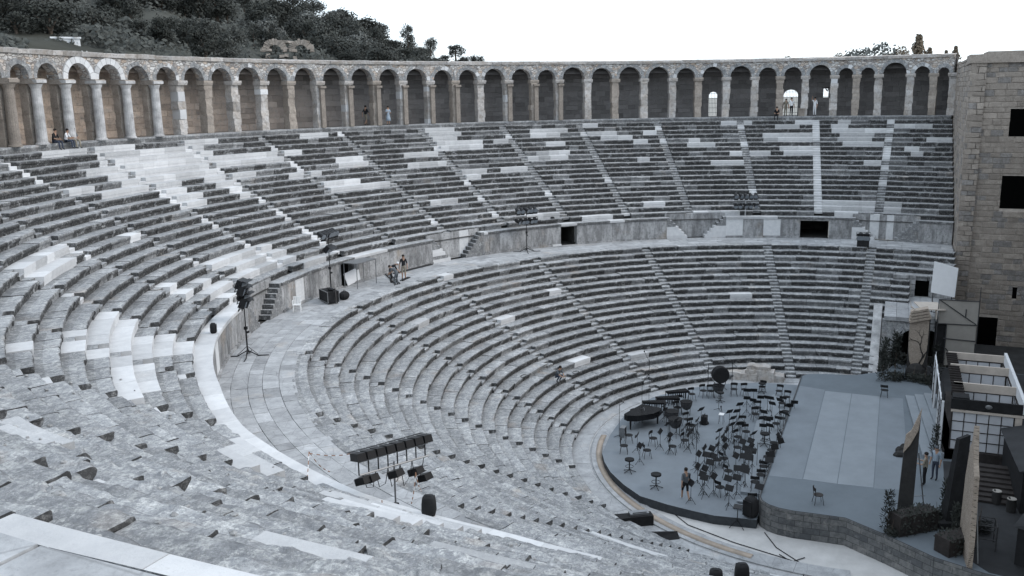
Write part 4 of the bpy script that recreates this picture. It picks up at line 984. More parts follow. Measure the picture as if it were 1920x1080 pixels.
b = MB(); q = [(-5.07,8.24),(-6.68,7.82),(-6.6,5.65),(-4.99,5.93)]; b.v = [(20-.12*i%2*0,y,z) for i, (y, z) in enumerate(q)]+[(20.08,y,z) for y, z in q]; b.f = [(0,1,2,3),(7,6,5,4)]+[(i,(i+1)%4,(i+1)%4+4,i+4) for i in range(4)]; b.m = [0]*6; b.build('board', 'white_board', ws)
b = MB(); b.tube([(20.1,-5.15,4.4),(20.1,-5.15,7.6)], .04, 6); b.tube([(20.1,-6.4,4.4),(20.1,-6.4,7.4)], .04, 6); b.tube([(19.9,-5.5,4.43),(20.4,-5.0,4.43)], .03, 5); b.build('post', 'dark_grey_plastic', ws)
# ---- plants, rocks, hedges
def leafclump(seed, n, dims, leaf, mat, upright=0.):
    r_ = random.Random(seed); vs, fs = [], []
    for k in range(n):
        t = r_.uniform(0,6.28); q = r_.random()**.5; z = r_.random(); rr = q*(1-.55*z if upright else 1.)
        p = Vector((dims[0]*rr*math.cos(t), dims[1]*rr*math.sin(t), dims[2]*z)); a = Vector((r_.gauss(0,1), r_.gauss(0,1), r_.gauss(0,.7)+upright)).normalized(); bb = a.orthogonal().normalized(); s = leaf*r_.uniform(.5,1.5); k0 = len(vs)
        vs += [tuple(p), tuple(p+a*s+bb*s*.28), tuple(p+a*s*2), tuple(p+a*s-bb*s*.28)]; fs.append((k0,k0+1,k0+2,k0+3))
    me = bpy.data.meshes.new('foliage'); me.from_pydata(vs, [], fs); me.materials.append(M(mat)); return me
FO = [leafclump(1, 420, (.35,.35,1.9), .11, 'leaf_dark', 1), leafclump(2, 380, (.5,.5,.6), .12, 'leaf_dark'), leafclump(3, 260, (.3,.3,1.1), .10, 'leaf_mid', .6)]
stem = MB(); stem.tube([(0,0,0),(.03,.02,.6),(-.03,0,1.3)], [.03,.02,.01], 5); stem.tube([(0,0,0),(.1,.05,.8)], [.02,.01], 5); _s = stem.build('stem', 'bark'); STEM = _s.data; bpy.data.objects.remove(_s)
def plant(name, loc, i, s, lb, grp=None):
    e = empty(name, loc, random.uniform(0,6)); tag(e, lb, 'plant', grp)
    for nm, me in (('foliage', FO[i]), ('stem', STEM)): o_ = bpy.data.objects.new(nm, me); link(o_, e); o_.scale = (s, s, s)
for loc, i, s, lb in [((-11.0,-2.75,SX),0,.95,'tall dark climbing plant at the corner of the near hedge'),((-11.35,-2.95,SX),1,.6,'low dark bush at the foot of the climbing plant by the near hedge'),((-9.3,-4.75,SX),1,.75,'spiky dark bush behind the near hedge beside the slim tower'),((-8.1,-5.2,SX),0,.8,'dark leafy plant between the slim tower and the jagged wall'),((-.9,-5.0,SX),0,.85,'tall dark plant at the near corner of the pavilion'),((-9.6,-6.5,SX),1,.9,'wide dark bush behind the jagged wall'),((-10.4,-5.5,SX),0,.75,'narrow dark plant beside the jagged wall'),((11.9,-2.1,SX),0,1.1,'tall leafy plant at the far corner of the stage beside the parapet'),((12.3,-2.9,SX),1,.9,'leafy bush at the far corner of the stage left of the painted tower'),((12.6,-3.4,SX),1,.8,'dark bush against the left foot of the painted tower'),((12.5,-4.1,SX),1,.85,'dark bush in front of the painted tower'),((12.2,-4.8,SX),1,.9,'dark bush at the right foot of the painted tower'),((13.6,-5.4,SX),0,1.2,'tall dark plant right of the painted tower'),((15.4,-2.9,SX),0,1.3,'tall climbing plant in front of the dark arched entrance'),((14.9,-2.2,SX),0,1.1,'climbing plant between the parapet and the arched entrance'),((16.2,-3.9,SX),1,1.2,'large dark bush inside the arched entrance')]: plant('potted_plant' if i == 2 else 'leafy_plant', loc, i, s, lb)
def hedge(name, pts, w_, h, z, lb, seed):
    r_ = random.Random(seed); vs, fs = [], []; e = empty(name, (pts[0][0], pts[0][1], z)); tag(e, lb, 'hedge')
    core = MB(); P = [Vector(q) for q in pts]
    for k in range(len(P)-1):
        d = P[k+1]-P[k]; c = (P[k]+P[k+1])/2-P[0]; core.box((c.x,c.y,h*.48), (d.length+.1,w_*.86,h*.94), math.atan2(d.y,d.x))
        for i in range(int(d.length*h*260)):
            t = r_.random(); fce = r_.choice([0,1,2]); nx = Vector((-d.y,d.x)).normalized(); y = w_/2*(1 if fce else -1) if fce < 2 else r_.uniform(-.5,.5)*w_; zz = h*r_.random() if fce < 2 else h
            p = P[k]+d*t+nx*y-P[0]; p = Vector((p.x,p.y,zz)); a = Vector((r_.gauss(0,1),r_.gauss(0,1),r_.gauss(0,1))).normalized(); bb = a.orthogonal().normalized(); s = .07*r_.uniform(.6,1.5); k0 = len(vs)
            vs += [tuple(p), tuple(p+a*s+bb*s*.5), tuple(p+a*s*2), tuple(p+a*s-bb*s*.5)]; fs.append((k0,k0+1,k0+2,k0+3))
    core.build('planter', 'dark_timber', e); me = bpy.data.meshes.new('foliage'); me.from_pydata(vs, [], fs); me.materials.append(M('leaf_dark')); link(bpy.data.objects.new('foliage', me), e)
hedge('clipped_hedge', [(-11.2,-3.05),(-9.9,-4.55)], .8, 1.0, SX, 'dark clipped hedge on the stage edge at the foot of the slim tower', 1)
hedge('clipped_hedge', [(-12.4,-4.9),(-11.4,-5.9)], .9, .8, SX, 'lower dark hedge behind the stage front next to the jagged wall', 2)
def rockpile(name, loc, n, s, mat, lb, seed, flat=1.):
    r_ = random.Random(seed); b_ = MB()
    for k in range(n): b_.ell((r_.uniform(-1,1)*s, r_.uniform(-.6,.6)*s, s*.3*r_.random()), (s*r_.uniform(.4,.7), s*r_.uniform(.35,.6), s*r_.uniform(.3,.6)*flat), 7, 5)
    for i, v in enumerate(b_.v): q = Vector(v); h = math.sin(q.x*9+seed)*math.cos(q.y*11)*math.sin(q.z*8+1)*.12*s; b_.v[i] = (q.x+h, q.y-h*.6, max(0, q.z+h))
    o_ = b_.build(name, mat); o_.location = loc; tag(o_, lb, 'rock'); return o_
rockpile('stage_rock', (-1.1,-3.45,SX), 5, .55, 'set_stone_dark', 'dark lumpy imitation rock on the stage at the near end of the steps', 3)
bm = BM_(); r = random.Random(2)
for x, y, w_, d_, z0, z1 in ((13.3,7.4,2.3,1.,.0,.55),(13.4,6.1,2.0,1.0,.0,.8),(13.6,5.2,1.6,1.,.0,.5),(13.5,6.2,1.6,.9,.8,1.1)): quadbox(bm, (x-.5*d_,y+w_/2), (x-.5*d_,y-w_/2), (x+.5*d_,y-w_/2), (x+.5*d_,y+w_/2), z0, z1, r.uniform(.6,.9), .1, 0, .07, 8)
tag(bm.build('fallen_blocks', 'pier_stone'), 'heap of fallen ancient blocks between the far platform edge and the seats', 'stone blocks')
# ---- dark backstage yard at the far right
tag(poly_slab('backstage_floor', [(-60,-9.4),(-60,-14),(29,-14),(29,-6.95),(18.4,-6.95),(16.6,-5.0),(16.6,-9.4)], -.03, .012, 'dark_earth', None), kind='structure')
def simple(name, c, d, mat, lb, cat, rz=0., extra=None):
    b_ = MB(); b_.box((0,0,d[2]/2), d); 
    if extra: extra(b_)
    o_ = b_.build(name, mat); o_.location = c; o_.rotation_euler = (0,0,rz); tag(o_, lb, cat); return o_
simple('masking_flat', (-3.2,-9.9,SX), (6.5,.12,2.7), ['black_fabric'], 'long black masking flat behind the near side of the pavilion', 'flat', .06, lambda q: [q.box((k*1.6-2.4,-.4,.9), (.06,.8,.06)) for k in range(4)])
simple('masking_flat', (-9.5,-10.4,SX), (5.5,.12,2.5), ['black_fabric'], 'black masking flat at the lower right edge beyond the jagged wall', 'flat', -.5, lambda q: [q.box((k*1.6-2.,-.4,.9), (.06,.8,.06)) for k in range(3)])
def ramp(q):
    for k in range(8): q.box((-1.6+k*.4,0,.08+.09*k), (.4,2.6,.1))
b = MB(); ramp(b); b.box((0,1.35,.5), (3.4,.06,.9)); o = b.build('dark_stair', 'dark_timber'); o.location = (-4.6,-7.5,SX); tag(o, 'dark timber stair below the near end of the pavilion', 'stair')
for k, (x, y, lb) in enumerate(((-6.3,-7.45,'pale wrapped bin left of its twin behind the jagged wall'),(-7.0,-8.0,'pale wrapped bin right of its twin in the dark backstage'))):
    b = MB(); b.tube([(0,0,0),(0,0,.1),(.02,0,.6),(0,.02,.95),(0,0,1.0)], [.3,.33,.36,.33,.25], 12); b.tube([(0,0,1.0),(0,0,1.04)], [.35,.33], 12, 1); o = b.build('wrapped_bin', ['set_stone_dark','grey_sheet']); o.location = (x,y,SX); o.scale = (.6,.6,.65); tag(o, lb, 'bin')
b = MB()
for x in (0,.9):
    for y in (0,.9): b.tube([(x,y,0),(x,y,1.1)], .03, 5)
for z in (.5,1.1): b.tube([(0,0,z),(.9,0,z),(.9,.9,z),(0,.9,z),(0,0,z)], .03, 5)
o = b.build('metal_table_frame', 'dark_grey_plastic'); o.location = (-11.4,-7.0,SX); tag(o, 'dark open metal table frame at the lower right beside the jagged wall', 'frame')
# ================================================================ ORCHESTRA SEATS AND STANDS
CH = [(5.97,9.52),(6.93,8.94),(7.02,8.48),(7.94,7.08),(8.12,6.4),(9.12,5.38),(3.03,9.81),(1.11,8.79),(0.21,8.34),(-2.36,8.18),(-0.64,8.25),(3.5,5.04),(1.65,5.55),(0.25,5.11),(-0.78,5.43),(-2.4,5.19),(-4.25,5.62),(-4.59,5.92),(-5.88,5.11),(-8.07,5.15),(6.98,3.54),(6.12,3.73),(4.13,3.31),(2.8,3.39),(1.76,3.58),(-1.44,3.32),(-2.59,3.32),(-3.64,3.38),(-5.03,3.41),(-6.2,3.39),(-7.21,3.54),(-8.9,3.45),(4.75,5.07),(8.57,4.2),(-2.69,11.43),(-2.68,9.97),(-4.37,11.25),(-4.58,9.85),(-3.51,8.65),(3.01,9.83),(0.65,11.99),(5.29,10.2),(1.5,10.11),(4.86,10.6),(0.16,8.33)]
MS = [(4.49,5.72),(3.17,5.95),(1.85,5.92),(0.56,5.94),(-0.49,5.81),(-0.94,5.95),(-1.59,5.93),(-2.5,5.99),(-3.06,5.81),(-3.87,6.04),(-4.64,6.22),(-5.69,5.96),(-5.61,6.34),(-6.57,5.95),(-7.46,6.06),(-8.27,6.02),(-8.62,5.87),(-9.49,6.35),(4.94,4.93),(5.0,4.33),(3.99,4.11),(2.26,4.39),(1.15,4.33),(0.98,4.04),(-0.13,4.11),(-1.55,4.43),(-2.79,4.42),(-3.46,4.28),(-4.02,4.53),(-4.51,4.29),(-5.13,4.44),(-5.24,4.14),(-6.87,4.48),(-6.65,4.17),(-8.04,4.33),(-9.46,4.48),(4.17,2.8),(3.5,3.0),(1.9,3.05),(-1.17,3.05),(-1.91,3.04),(-2.68,2.83),(-3.7,3.03),(-4.85,3.09),(-5.6,3.07),(-8.77,3.14),(6.18,5.54),(-4.06,5.59),(1.44,8.01),(-0.41,7.85),(-1.24,7.74),(-2.22,8.31),(-2.95,7.85),(-2.19,7.8),(-1.67,9.33),(-3.45,8.81),(1.48,10.29),(-3.1,9.46),(-5.6,10.0),(-4.09,10.55),(-0.92,9.02)]
MIC = [(-5.3, 6.95), (4.69, 7.51), (-0.44, 4.01), (-3.94, 3.9), (-5.66, 3.92), (-5.76, 3.08), (-2.12, 12.18), (1.01, 11.63), (3.46, 11.8), (-4.51, 7.1)]
def strip(m): return m
Z1 = .45
def chair_parts(root, col):
    b = MB(); b.tube([(0,0,.43),(0,0,.445),(0,0,.47),(0,0,.478)], [.20,.235,.235,.2], 12); b.build('seat', col, root)
    b = MB(); 
    for k in range(5): a = -.5+.25*k; a2 = a+.25; b.box((-.22*math.cos((a+a2)/2),.36*math.sin((a+a2)/2),.76), (.025,.10,.17), -(a+a2)/2)
    b.build('backrest', col, root)
    for sx in (-1,1):
        for sy in (-1,1):
            b = MB(); b.tube([(sx*.15,sy*.15,.43),(sx*.22,sy*.21,0)], .014, 5)
            if sx < 0: b.tube([(-.17,sy*.17,.44),(-.22,sy*.19,.82)], .013, 5)
            b.build('leg', 'black_metal', root)
def face_conductor(x, y): return math.atan2(3.4-y, -2.0-x) if y > 3.6 else math.atan2(4.5-y, -2.0-x)
c0 = empty('orchestra_chair'); chair_parts(c0, 'black_fabric')
for i, (x, y) in enumerate(CH):
    c = c0 if i == 0 else copy_tree(c0)
    c.location = (x, y, .62 if (y < 3.7 and x > -7.6) else Z1); c.rotation_euler = (0,0,face_conductor(x,y)+random.uniform(-.3,.3))
    if y < 3.8: lb, g = 'black orchestra chair in the row along the stage front edge', 'chairs along the stage front'
    elif x < 5.5 and y > 7.9: lb, g = 'black orchestra chair in the left block by the rounded platform edge', 'chairs in the left block of the platform'
    elif x >= 5.5: lb, g = 'black orchestra chair near the far edge of the round platform', 'chairs at the far edge of the platform'
    else: lb, g = 'black orchestra chair between the two long lines of music stands', 'chairs between the music stand lines'
    tag(c, lb, 'chair', g)
_r = random.Random(55); MS += [(x+_r.uniform(-.35,.35), y+_r.choice([-.42,.4])) for x, y in MS[::2] if 3.8 < y < 6.6]
m0 = empty('music_stand')
b = MB(); X = Matrix.Translation((0,0,1.1)) @ Matrix.Rotation(-.55, 4, 'Y'); b.box((.0,0,.0), (.02,.43,.30), M4=X); b.box((.035,0,-.15), (.06,.43,.02), M4=X); b.build('desk', 'black_metal', m0)
b = MB(); b.tube([(0,0,.16),(0,0,1.08)], [.016,.011], 6); b.build('pole', 'black_metal', m0)
for k in range(3): b = MB(); b.tube([(0,0,.34),(.28*math.cos(k*2.094),.28*math.sin(k*2.094),0)], .012, 5); b.tube([(0,0,.16),(.16*math.cos(k*2.094),.16*math.sin(k*2.094),.15)], .009, 5); b.build('leg', 'black_metal', m0)
for i, (x, y) in enumerate(MS):
    c = m0 if i == 0 else copy_tree(m0)
    c.location = (x, y, .62 if (y < 3.7 and x > -7.6) else Z1); c.rotation_euler = (0,0,face_conductor(x,y)+PI+random.uniform(-.5,.5))
    if y < 3.4: lb, g = 'black music stand in the line against the stage front edge', 'music stands along the stage front'
    elif y < 5.1: lb, g = 'black music stand in the crowded line nearer the stage', 'music stands in the line nearer the stage'
    elif y < 7.2: lb, g = 'black music stand in the crowded middle line across the platform', 'music stands in the middle line'
    else: lb, g = 'black music stand in the left block by the rounded platform edge', 'music stands in the left block'
    tag(c, lb, 'music stand', g)
k0 = empty('microphone_stand'); b = MB(); b.tube([(0,0,.03),(0,0,1.75)], .013, 6); b.build('pole', 'black_metal', k0)
b = MB(); b.tube([(0,0,1.65),(.45,0,1.95)], .010, 5); b.ell((.48,0,1.97), (.06,.035,.035), 8, 5); b.build('boom', 'black_metal', k0)
for k in range(3): b = MB(); b.tube([(0,0,.12),(.32*math.cos(k*2.094),.32*math.sin(k*2.094),0)], .012, 5); b.build('leg', 'black_metal', k0)
ml = ['thin microphone stand in the open middle of the platform left of the stands','thin microphone stand with a boom near the far edge beside the bass drum','thin microphone stand between the stand line and the stage front, furthest one','thin microphone stand between the stand line and the stage front, middle one','thin microphone stand between the stand line and the stage front, nearer one','thin microphone stand at the near end of the stage front row','thin microphone stand at the left corner of the platform before the grand piano','tall thin microphone stand behind the large black percussion table','tall thin microphone stand on the pale floor beyond the percussion','thin microphone stand behind the stools at the left platform edge']
for i, (x, y) in enumerate(MIC):
    c = k0 if i == 0 else copy_tree(k0); c.location = (x, y, Z1 if i != 8 else Z1); c.rotation_euler = (0,0,i*1.7); c.scale = (1,1,[.95,1.,.9,.85,.85,.7,1.2,1.5,1.9,1.][i])
    tag(c, ml[i], 'microphone stand', 'microphone stands among the orchestra')
# stage chair, stools
cs = empty('wooden_chair', (-9.2,.35,SX), -1.2); tag(cs, 'single brown wooden chair standing alone on the near part of the stage', 'chair'); chair_parts(cs, 'dark_timber')
cs2 = empty('stage_stool', (8.4,-2.3,SX), 0); tag(cs2, 'small dark chair standing alone at the far end of the stage', 'chair'); chair_parts(cs2, 'black_fabric')
def stool(loc, lb, s=1.):
    e = empty('swivel_stool', loc); tag(e, lb, 'stool'); e.scale = (s,s,s)
    b = MB(); b.tube([(0,0,.60),(0,0,.62),(0,0,.69),(0,0,.70)], [.2,.24,.24,.2], 12); b.build('seat', 'black_fabric', e)
    b = MB(); b.tube([(0,0,.1),(0,0,.6)], .03, 6); b.tube([(.2*math.cos(t), .2*math.sin(t), .3) for t in np.linspace(0,6.28,13)], .012, 5); b.build('column', 'black_metal', e)
    for k in range(5): b = MB(); b.tube([(0,0,.12),(.32*math.cos(k*1.2566),.32*math.sin(k*1.2566),.02)], .018, 5); b.build('leg', 'black_metal', e)
stool((-6.84,10.24,Z1), 'black swivel stool furthest left on the rounded platform edge', 1.1); stool((-8.35,8.4,Z1), 'black swivel stool nearest the front left platform edge', 1.15)
stool((-.9,3.9,.62), 'black swivel stool beside the chairs along the stage front', 1.1); stool((6.3,7.7,Z1), 'black swivel stool in front of the bass drum'); stool((9.2,5.4,Z1), 'black swivel stool at the far end of the middle stand line')
# percussion and large instruments
e = empty('grand_piano', (.1,11.35,Z1), 2.9); tag(e, 'large black grand-piano shaped instrument at the left edge of the platform', 'piano')
b = MB(); b.prism([(-1.2,-.7),(1.0,-.72),(1.15,-.4),(.9,.1),(.4,.45),(-.1,.75),(-.7,.8),(-1.2,.7)], .62, .98); b.build('case', 'black_gloss', e)
b = MB(); b.box((-1.32,-.0,.66), (.3,1.35,.10)); b.build('keyboard', 'black_gloss', e)
for x, y in ((-.95,-.5),(-.95,.55),(.85,-.35)): b = MB(); b.tube([(x,y,.62),(x,y,0)], [.07,.04], 6); b.build('leg', 'black_gloss', e)
b = MB(); b.tube([(-.3,-.3,.99),(.0,.1,1.25),(.3,.3,1.2)], .012, 5); b.build('microphone_arm', 'grey_metal', e)
def xylo(loc, rz, lb):
    e = empty('mallet_instrument', loc, rz); tag(e, lb, 'instrument'); b = MB(); b.prism([(-.75,-.36),(.75,-.22),(.75,.22),(-.75,.36)], .80, .88)
    for k in range(14): b.box((-.68+k*.105,0,.90), (.08,.62-.022*k,.02))
    b.build('bars', 'black_gloss', e); b = MB()
    for k in range(9): b.tube([(-.62+k*.15,.0,.78),(-.62+k*.15,0,.3+.045*k)], .03, 6)
    b.build('resonators', 'black_metal', e); 
    for x in (-.7,.7):
        b = MB(); 
        for y in (-.3,.3): b.tube([(x,y*.9,.8),(x,y,0)], .02, 5)
        b.tube([(x,-.3,.12),(x,.3,.12)], .02, 5); b.build('leg_frame', 'black_metal', e)
xylo((2.4,11.2,Z1), 1.9, 'black mallet instrument just beyond the black grand piano'); xylo((5.0,10.3,Z1), 2.2, 'black mallet instrument in the middle of the left percussion block'); xylo((3.5,10.6,Z1), 2.0, 'black mallet instrument between the other two in the left block')
e = empty('bass_drum', (9.0,8.2,Z1), .5); tag(e, 'big round black bass drum standing on a frame at the far platform edge', 'drum')
b = MB(); b.tube([(-.25,0,1.05),(-.22,0,1.05),(.22,0,1.05),(.25,0,1.05)], [.52,.58,.58,.52], 24); b.build('drum_shell', 'black_fabric', e)
b = MB()
for sy in (-1,1): b.tube([(0,sy*.85,0),(0,sy*.85,1.9)], .02, 5); b.tube([(-.3,sy*.4,0),(.3,sy*.4,0),(0,sy*.4,.5)], .025, 5)
b.tube([(0,-.85,1.88),(0,.85,1.88)], .02, 5); b.build('frame', 'black_metal', e)
def timp(loc, lb, s=1.):
    e = empty('kettle_drum', loc); tag(e, lb, 'drum', 'kettle drums'); e.scale = (s,s,s)
    b = MB(); b.tube([(0,0,.3),(0,0,.36),(0,0,.5),(0,0,.7),(0,0,.84)], [.08,.2,.31,.37,.38], 16); b.build('kettle', 'dark_grey_plastic', e)
    b = MB(); b.tube([(0,0,.842),(0,0,.865)], [.4,.4], 16); b.build('drum_head', 'black_gloss', e)
    for k in range(3): b = MB(); b.tube([(.34*math.cos(k*2.1),.34*math.sin(k*2.1),.7),(.3*math.cos(k*2.1),.3*math.sin(k*2.1),0)], .02, 5); b.build('leg', 'black_metal', e)
timp((7.2,8.0,Z1), 'kettle drum in front of the bass drum at the far platform edge'); timp((3.2,9.3,Z1), 'kettle drum beside the mallet instruments in the left block'); timp((-.35,9.2,Z1), 'kettle drum at the near side of the left percussion block', 1.1); timp((.9,9.7,Z1), 'kettle drum behind the grand piano', 1.1)
b = MB(); b.tube([(0,0,0),(0,0,.1)], .3, 8); b.box((0,0,.3), (.5,.34,.42)); b.tube([(-.2,0,.5),(-.2,0,.6),(.2,0,.6),(.2,0,.5)], .02, 5); o = b.build('equipment_case', 'black_fabric'); o.location = (1.9,7.9,Z1); tag(o, 'small black case lying on the open platform beside the left block', 'case')
b = MB(); b.box((0,0,0), (.42,.30,.03)); b.tube([(.2,0,0),(.36,.1,.3)], .02, 5, 1); b.ell((.38,.11,.34), (.05,.05,.08), 8, 5, 1)
for x in (-.15,.15):
    for y in (-.1,.1): b.tube([(x,y,0),(x*1.4,y*1.4,-.6)], .01, 4, 1)
o = b.build('score_table', ['white_plastic','black_metal']); o.location = (2.2,6.9,1.1); tag(o, 'small stand with a bright white sheet in the middle of the platform', 'stand')
b = MB(); b.box((0,0,.35), (.5,.35,.02)); b.box((0,.0,.6), (.5,.3,.02)); b.box((-.22,0,.3), (.03,.3,.6)); b.box((.22,0,.3), (.03,.3,.6)); o = b.build('side_table', 'grey_metal'); o.location = (-1.9,12.0,Z1); tag(o, 'small grey table at the left platform edge beside the grand piano', 'table')
# loudspeakers
def speaker(name, loc, s, rz, lb, cat='loudspeaker', tilt=0.):
    e = empty(name, loc, rz); e.scale = (s,s,s); tag(e, lb, cat)
    b = MB(); 
    prof = [(.0,.20),(.06,.30),(.25,.345),(.6,.335),(.88,.30),(.98,.22)]
    for i, (z, w_) in enumerate(prof):
        for k in range(16): t = 2*PI*k/16; c_, s_ = math.cos(t), math.sin(t); b.v.append((w_*.85*math.copysign(abs(c_)**.55, c_), w_*math.copysign(abs(s_)**.55, s_), z))
    for i in range(len(prof)-1):
        for k in range(16): b.f.append((i*16+k, i*16+(k+1)%16, (i+1)*16+(k+1)%16, (i+1)*16+k)); b.m.append(0)
    b.f += [tuple(range(15,-1,-1)), tuple(80+k for k in range(16))]; b.m += [0,0]; b.build('cabinet', 'black_fabric', e, True)
    b = MB(); b.box((.30,0,.48), (.03,.5,.78)); b.build('grille', 'black_metal', e)
    b = MB(); b.tube([(-.1,-.12,.97),(-.1,-.1,1.02),(-.1,.1,1.02),(-.1,.12,.97)], .015, 5); b.build('handle', 'black_metal', e)
    return e
speaker('loudspeaker', (-31.72,9.0,ZD+.005), .58, .3, 'rounded black loudspeaker standing on the white ledge at the lower centre')
speaker('loudspeaker', (-27.5,2.0,6.47), .62, .2, 'left of two black loudspeakers cut off by the bottom edge'); speaker('loudspeaker', (-26.9,1.35,6.47), .62, .35, 'right of two black loudspeakers cut off by the bottom edge')
speaker('loudspeaker', (-9.9,3.35,Z1), 1.0, 2.6, 'black loudspeaker at the near corner between the round platform and the stage')
b = MB(); b.tube([(0,0,1.05),(0,0,.3)], .02, 6); b.box((0,0,1.08), (.5,.4,.03))
for k in range(3): b.tube([(0,0,.4),(.4*math.cos(k*2.1),.4*math.sin(k*2.1),0)], .018, 5)
o = b.build('tripod_table', 'black_metal'); o.location = (-10.4,3.9,0); tag(o, 'small black tripod table on the pale floor at the near platform corner', 'stand')
# black boxes on the orchestra floor
b = MB(); b.prism([(-.9,-.28),(.9,-.28),(.9,.22),(-.9,.28)], 0, .5); b.box((.25,.05,.55), (.95,.4,.12), mi=1); b.tube([(-.1,-.1,.64),(.6,-.1,.64)], .02, 5); o = b.build('monitor_case', ['black_fabric','grey_metal']); o.location = (-11.9,8.6,.03); o.rotation_euler = (0,0,-1.0); tag(o, 'black case with a grey topped box on the orchestra floor below the seats', 'case')
b = MB(); b.v = [(-.95,-.2,0),(.95,-.2,0),(.95,.2,0),(-.95,.2,0),(-.95,.1,.35),(.95,.15,.22),(.95,.2,.22),(-.95,.2,.38)]; b.f = [(3,2,1,0),(4,5,6,7),(0,1,5,4),(1,2,6,5),(2,3,7,6),(3,0,4,7)]; b.m = [0]*6; o = b.build('black_wedge', 'black_fabric'); o.location = (-12.95,7.1,.03); o.rotation_euler = (0,0,-1.0); tag(o, 'long flat black wedge lying on the orchestra floor beside the case', 'case')
for i, (pts, lb) in enumerate((([(-9.9,7.2,.02),(-11.0,6.15,.02),(-12.0,3.8,.02),(-12.74,1.22,.02),(-13.8,-.9,.02),(-16,-2.4,.02)],'long thin dark cable trailing over the pale orchestra floor'),([(-10.5,2.6,.02),(-11.8,1.9,.02),(-13.0,.6,.02),(-15,.4,.02),(-17,-1.2,.02)],'dark cable running from the stage corner across the pale floor'),([(-12.4,1.7,.02),(-12.9,1.1,.02),(-12.3,.6,.02)],'short cable end crossing the longer cables on the floor'))):
    b = MB(); b.tube(pts, .022, 5); tag(b.build('cable', 'black_metal'), lb, 'cable')
for (x, y, z, rr, lb) in ((.66,19.38,DZL*7+.02,.32,'loop of dark cable on the seats left of the crouching person'),(4.85,17.27,DZL*5+.02,.3,'loop of dark cable on the seats right of the crouching person')):
    b = MB(); b.tube([(rr*math.cos(t),rr*.7*math.sin(t),0) for t in np.linspace(0,6.1,18)], .02, 5); o = b.build('cable_loop', 'black_metal'); o.location = (x,y,z); tag(o, lb, 'cable')
# ================================================================ LIGHTING STANDS
def lamp(M4, parent, big=1.):
    b = MB(); M4 = M4 @ Matrix.Scale(1.35, 4)
    b.tube([(-.24,0,0),(-.20,0,0),(.12,0,0),(.2,0,0)], [.07,.10,.12,.15], 10, 0, M4); b.tube([(.2,0,0),(.205,0,0)], [.14,.12], 10, 1, M4)
    b.box((.2,0,.17), (.02,.26,.10), M4=M4); b.tube([(0,-.15,0),(0,-.15,.2),(0,.15,.2),(0,.15,0)], .012, 4, 0, M4)
    return b.build('lamp_head', ['black_metal','glass_flood'], parent)
def flood(M4, parent):
    b = MB(); M4 = M4 @ Matrix.Scale(1.3, 4); b.box((0,0,0), (.26,.62,.34), M4=M4, taper=.85); b.box((.14,0,0), (.02,.54,.26), mi=1, M4=M4); b.box((.2,0,.2), (.16,.62,.02), M4=M4); b.tube([(-.05,-.35,0),(-.05,-.35,-.3),(-.05,.35,-.3),(-.05,.35,0)], .018, 4, 0, M4)
    return b.build('flood_lamp', ['black_metal','glass_flood'], parent)
def tripod(e, h, span, pole='black_metal', thick=.04):
    b = MB(); b.tube([(0,0,.12),(0,0,h*.5),(0,0,h*.51),(0,0,h)], [thick,thick,thick*.7,thick*.7], 8); b.build('pole', pole, e)
    b = MB(); b.box((0,0,h*.5), (.14,.14,.16)); b.box((.12,0,h*.42), (.16,.1,.1)); b.build('winch', 'black_metal', e)
    for k in range(4): t = k*PI/2+.5; b = MB(); b.tube([(0,0,.32),(span*.5*math.cos(t),span*.5*math.sin(t),.03),(span*math.cos(t),span*math.sin(t),.03)], [.03,.03,.025], 5); b.tube([(0,0,.55),(span*.5*math.cos(t),span*.5*math.sin(t),.08)], .015, 5); b.build('leg', 'black_metal', e)
def aim(e, tx, ty): return math.atan2(ty-e.location.y, tx-e.location.x)
e = empty('lighting_stand', (-15.46,28.15,ZB), 0); tag(e, 'black stand of stacked flood lamps at the nearer left bend of the walkway', 'lighting stand'); tripod(e, 3.0, 1.05)
az = aim(e, 0, 0)-0.; 
for k, (dy, z) in enumerate(((-.15,3.85),(-.25,3.55),(.22,3.5),(.2,3.15),(-.1,2.85),(.3,2.8))): flood(Matrix.Translation((math.cos(az+1.57)*dy, math.sin(az+1.57)*dy, z)) @ Matrix.Rotation(az+(k%3-1)*.25, 4, 'Z') @ Matrix.Rotation(.35, 4, 'Y'), e)
b = MB(); b.tube([(0,0,2.7),(0,0,3.95)], .03, 6); b.build('mast', 'black_metal', e)
def barstand(name, loc, h, span, L, rows, n, lb, tgt=(0,-2), floodn=0, pole='black_metal', tilt=.45):
    e = empty(name, loc, 0); tag(e, lb, 'lighting stand'); tripod(e, h, span, pole)
    az = aim(e, *tgt)
    for q in range(rows):
        z = h-q*.42; b = MB(); c_, s_ = math.cos(az+1.57), math.sin(az+1.57); b.tube([(-c_*L/2,-s_*L/2,z),(c_*L/2,s_*L/2,z)], .03, 6); b.build('cross_bar', 'grey_metal' if pole != 'black_metal' else 'black_metal', e)
        for k in range(n):
            y = -L/2+L*(k+.5)/n
            lamp(Matrix.Translation((c_*y, s_*y, z+(.24 if q == 0 else -.24))) @ Matrix.Rotation(az+random.uniform(-.4,.4), 4, 'Z') @ Matrix.Rotation(tilt, 4, 'Y') @ Matrix.Rotation(0 if q else PI, 4, 'X'), e)
    for k in range(floodn): flood(Matrix.Translation((0,0,h-.75)) @ Matrix.Rotation(az, 4, 'Z') @ Matrix.Rotation(.7, 4, 'Y'), e)
    return e
barstand('lighting_stand', (-2.44,31.74,ZB), 4.1, .9, 2.0, 1, 7, 'black stand with a long lamp bar behind the flight case on the walkway', floodn=1)
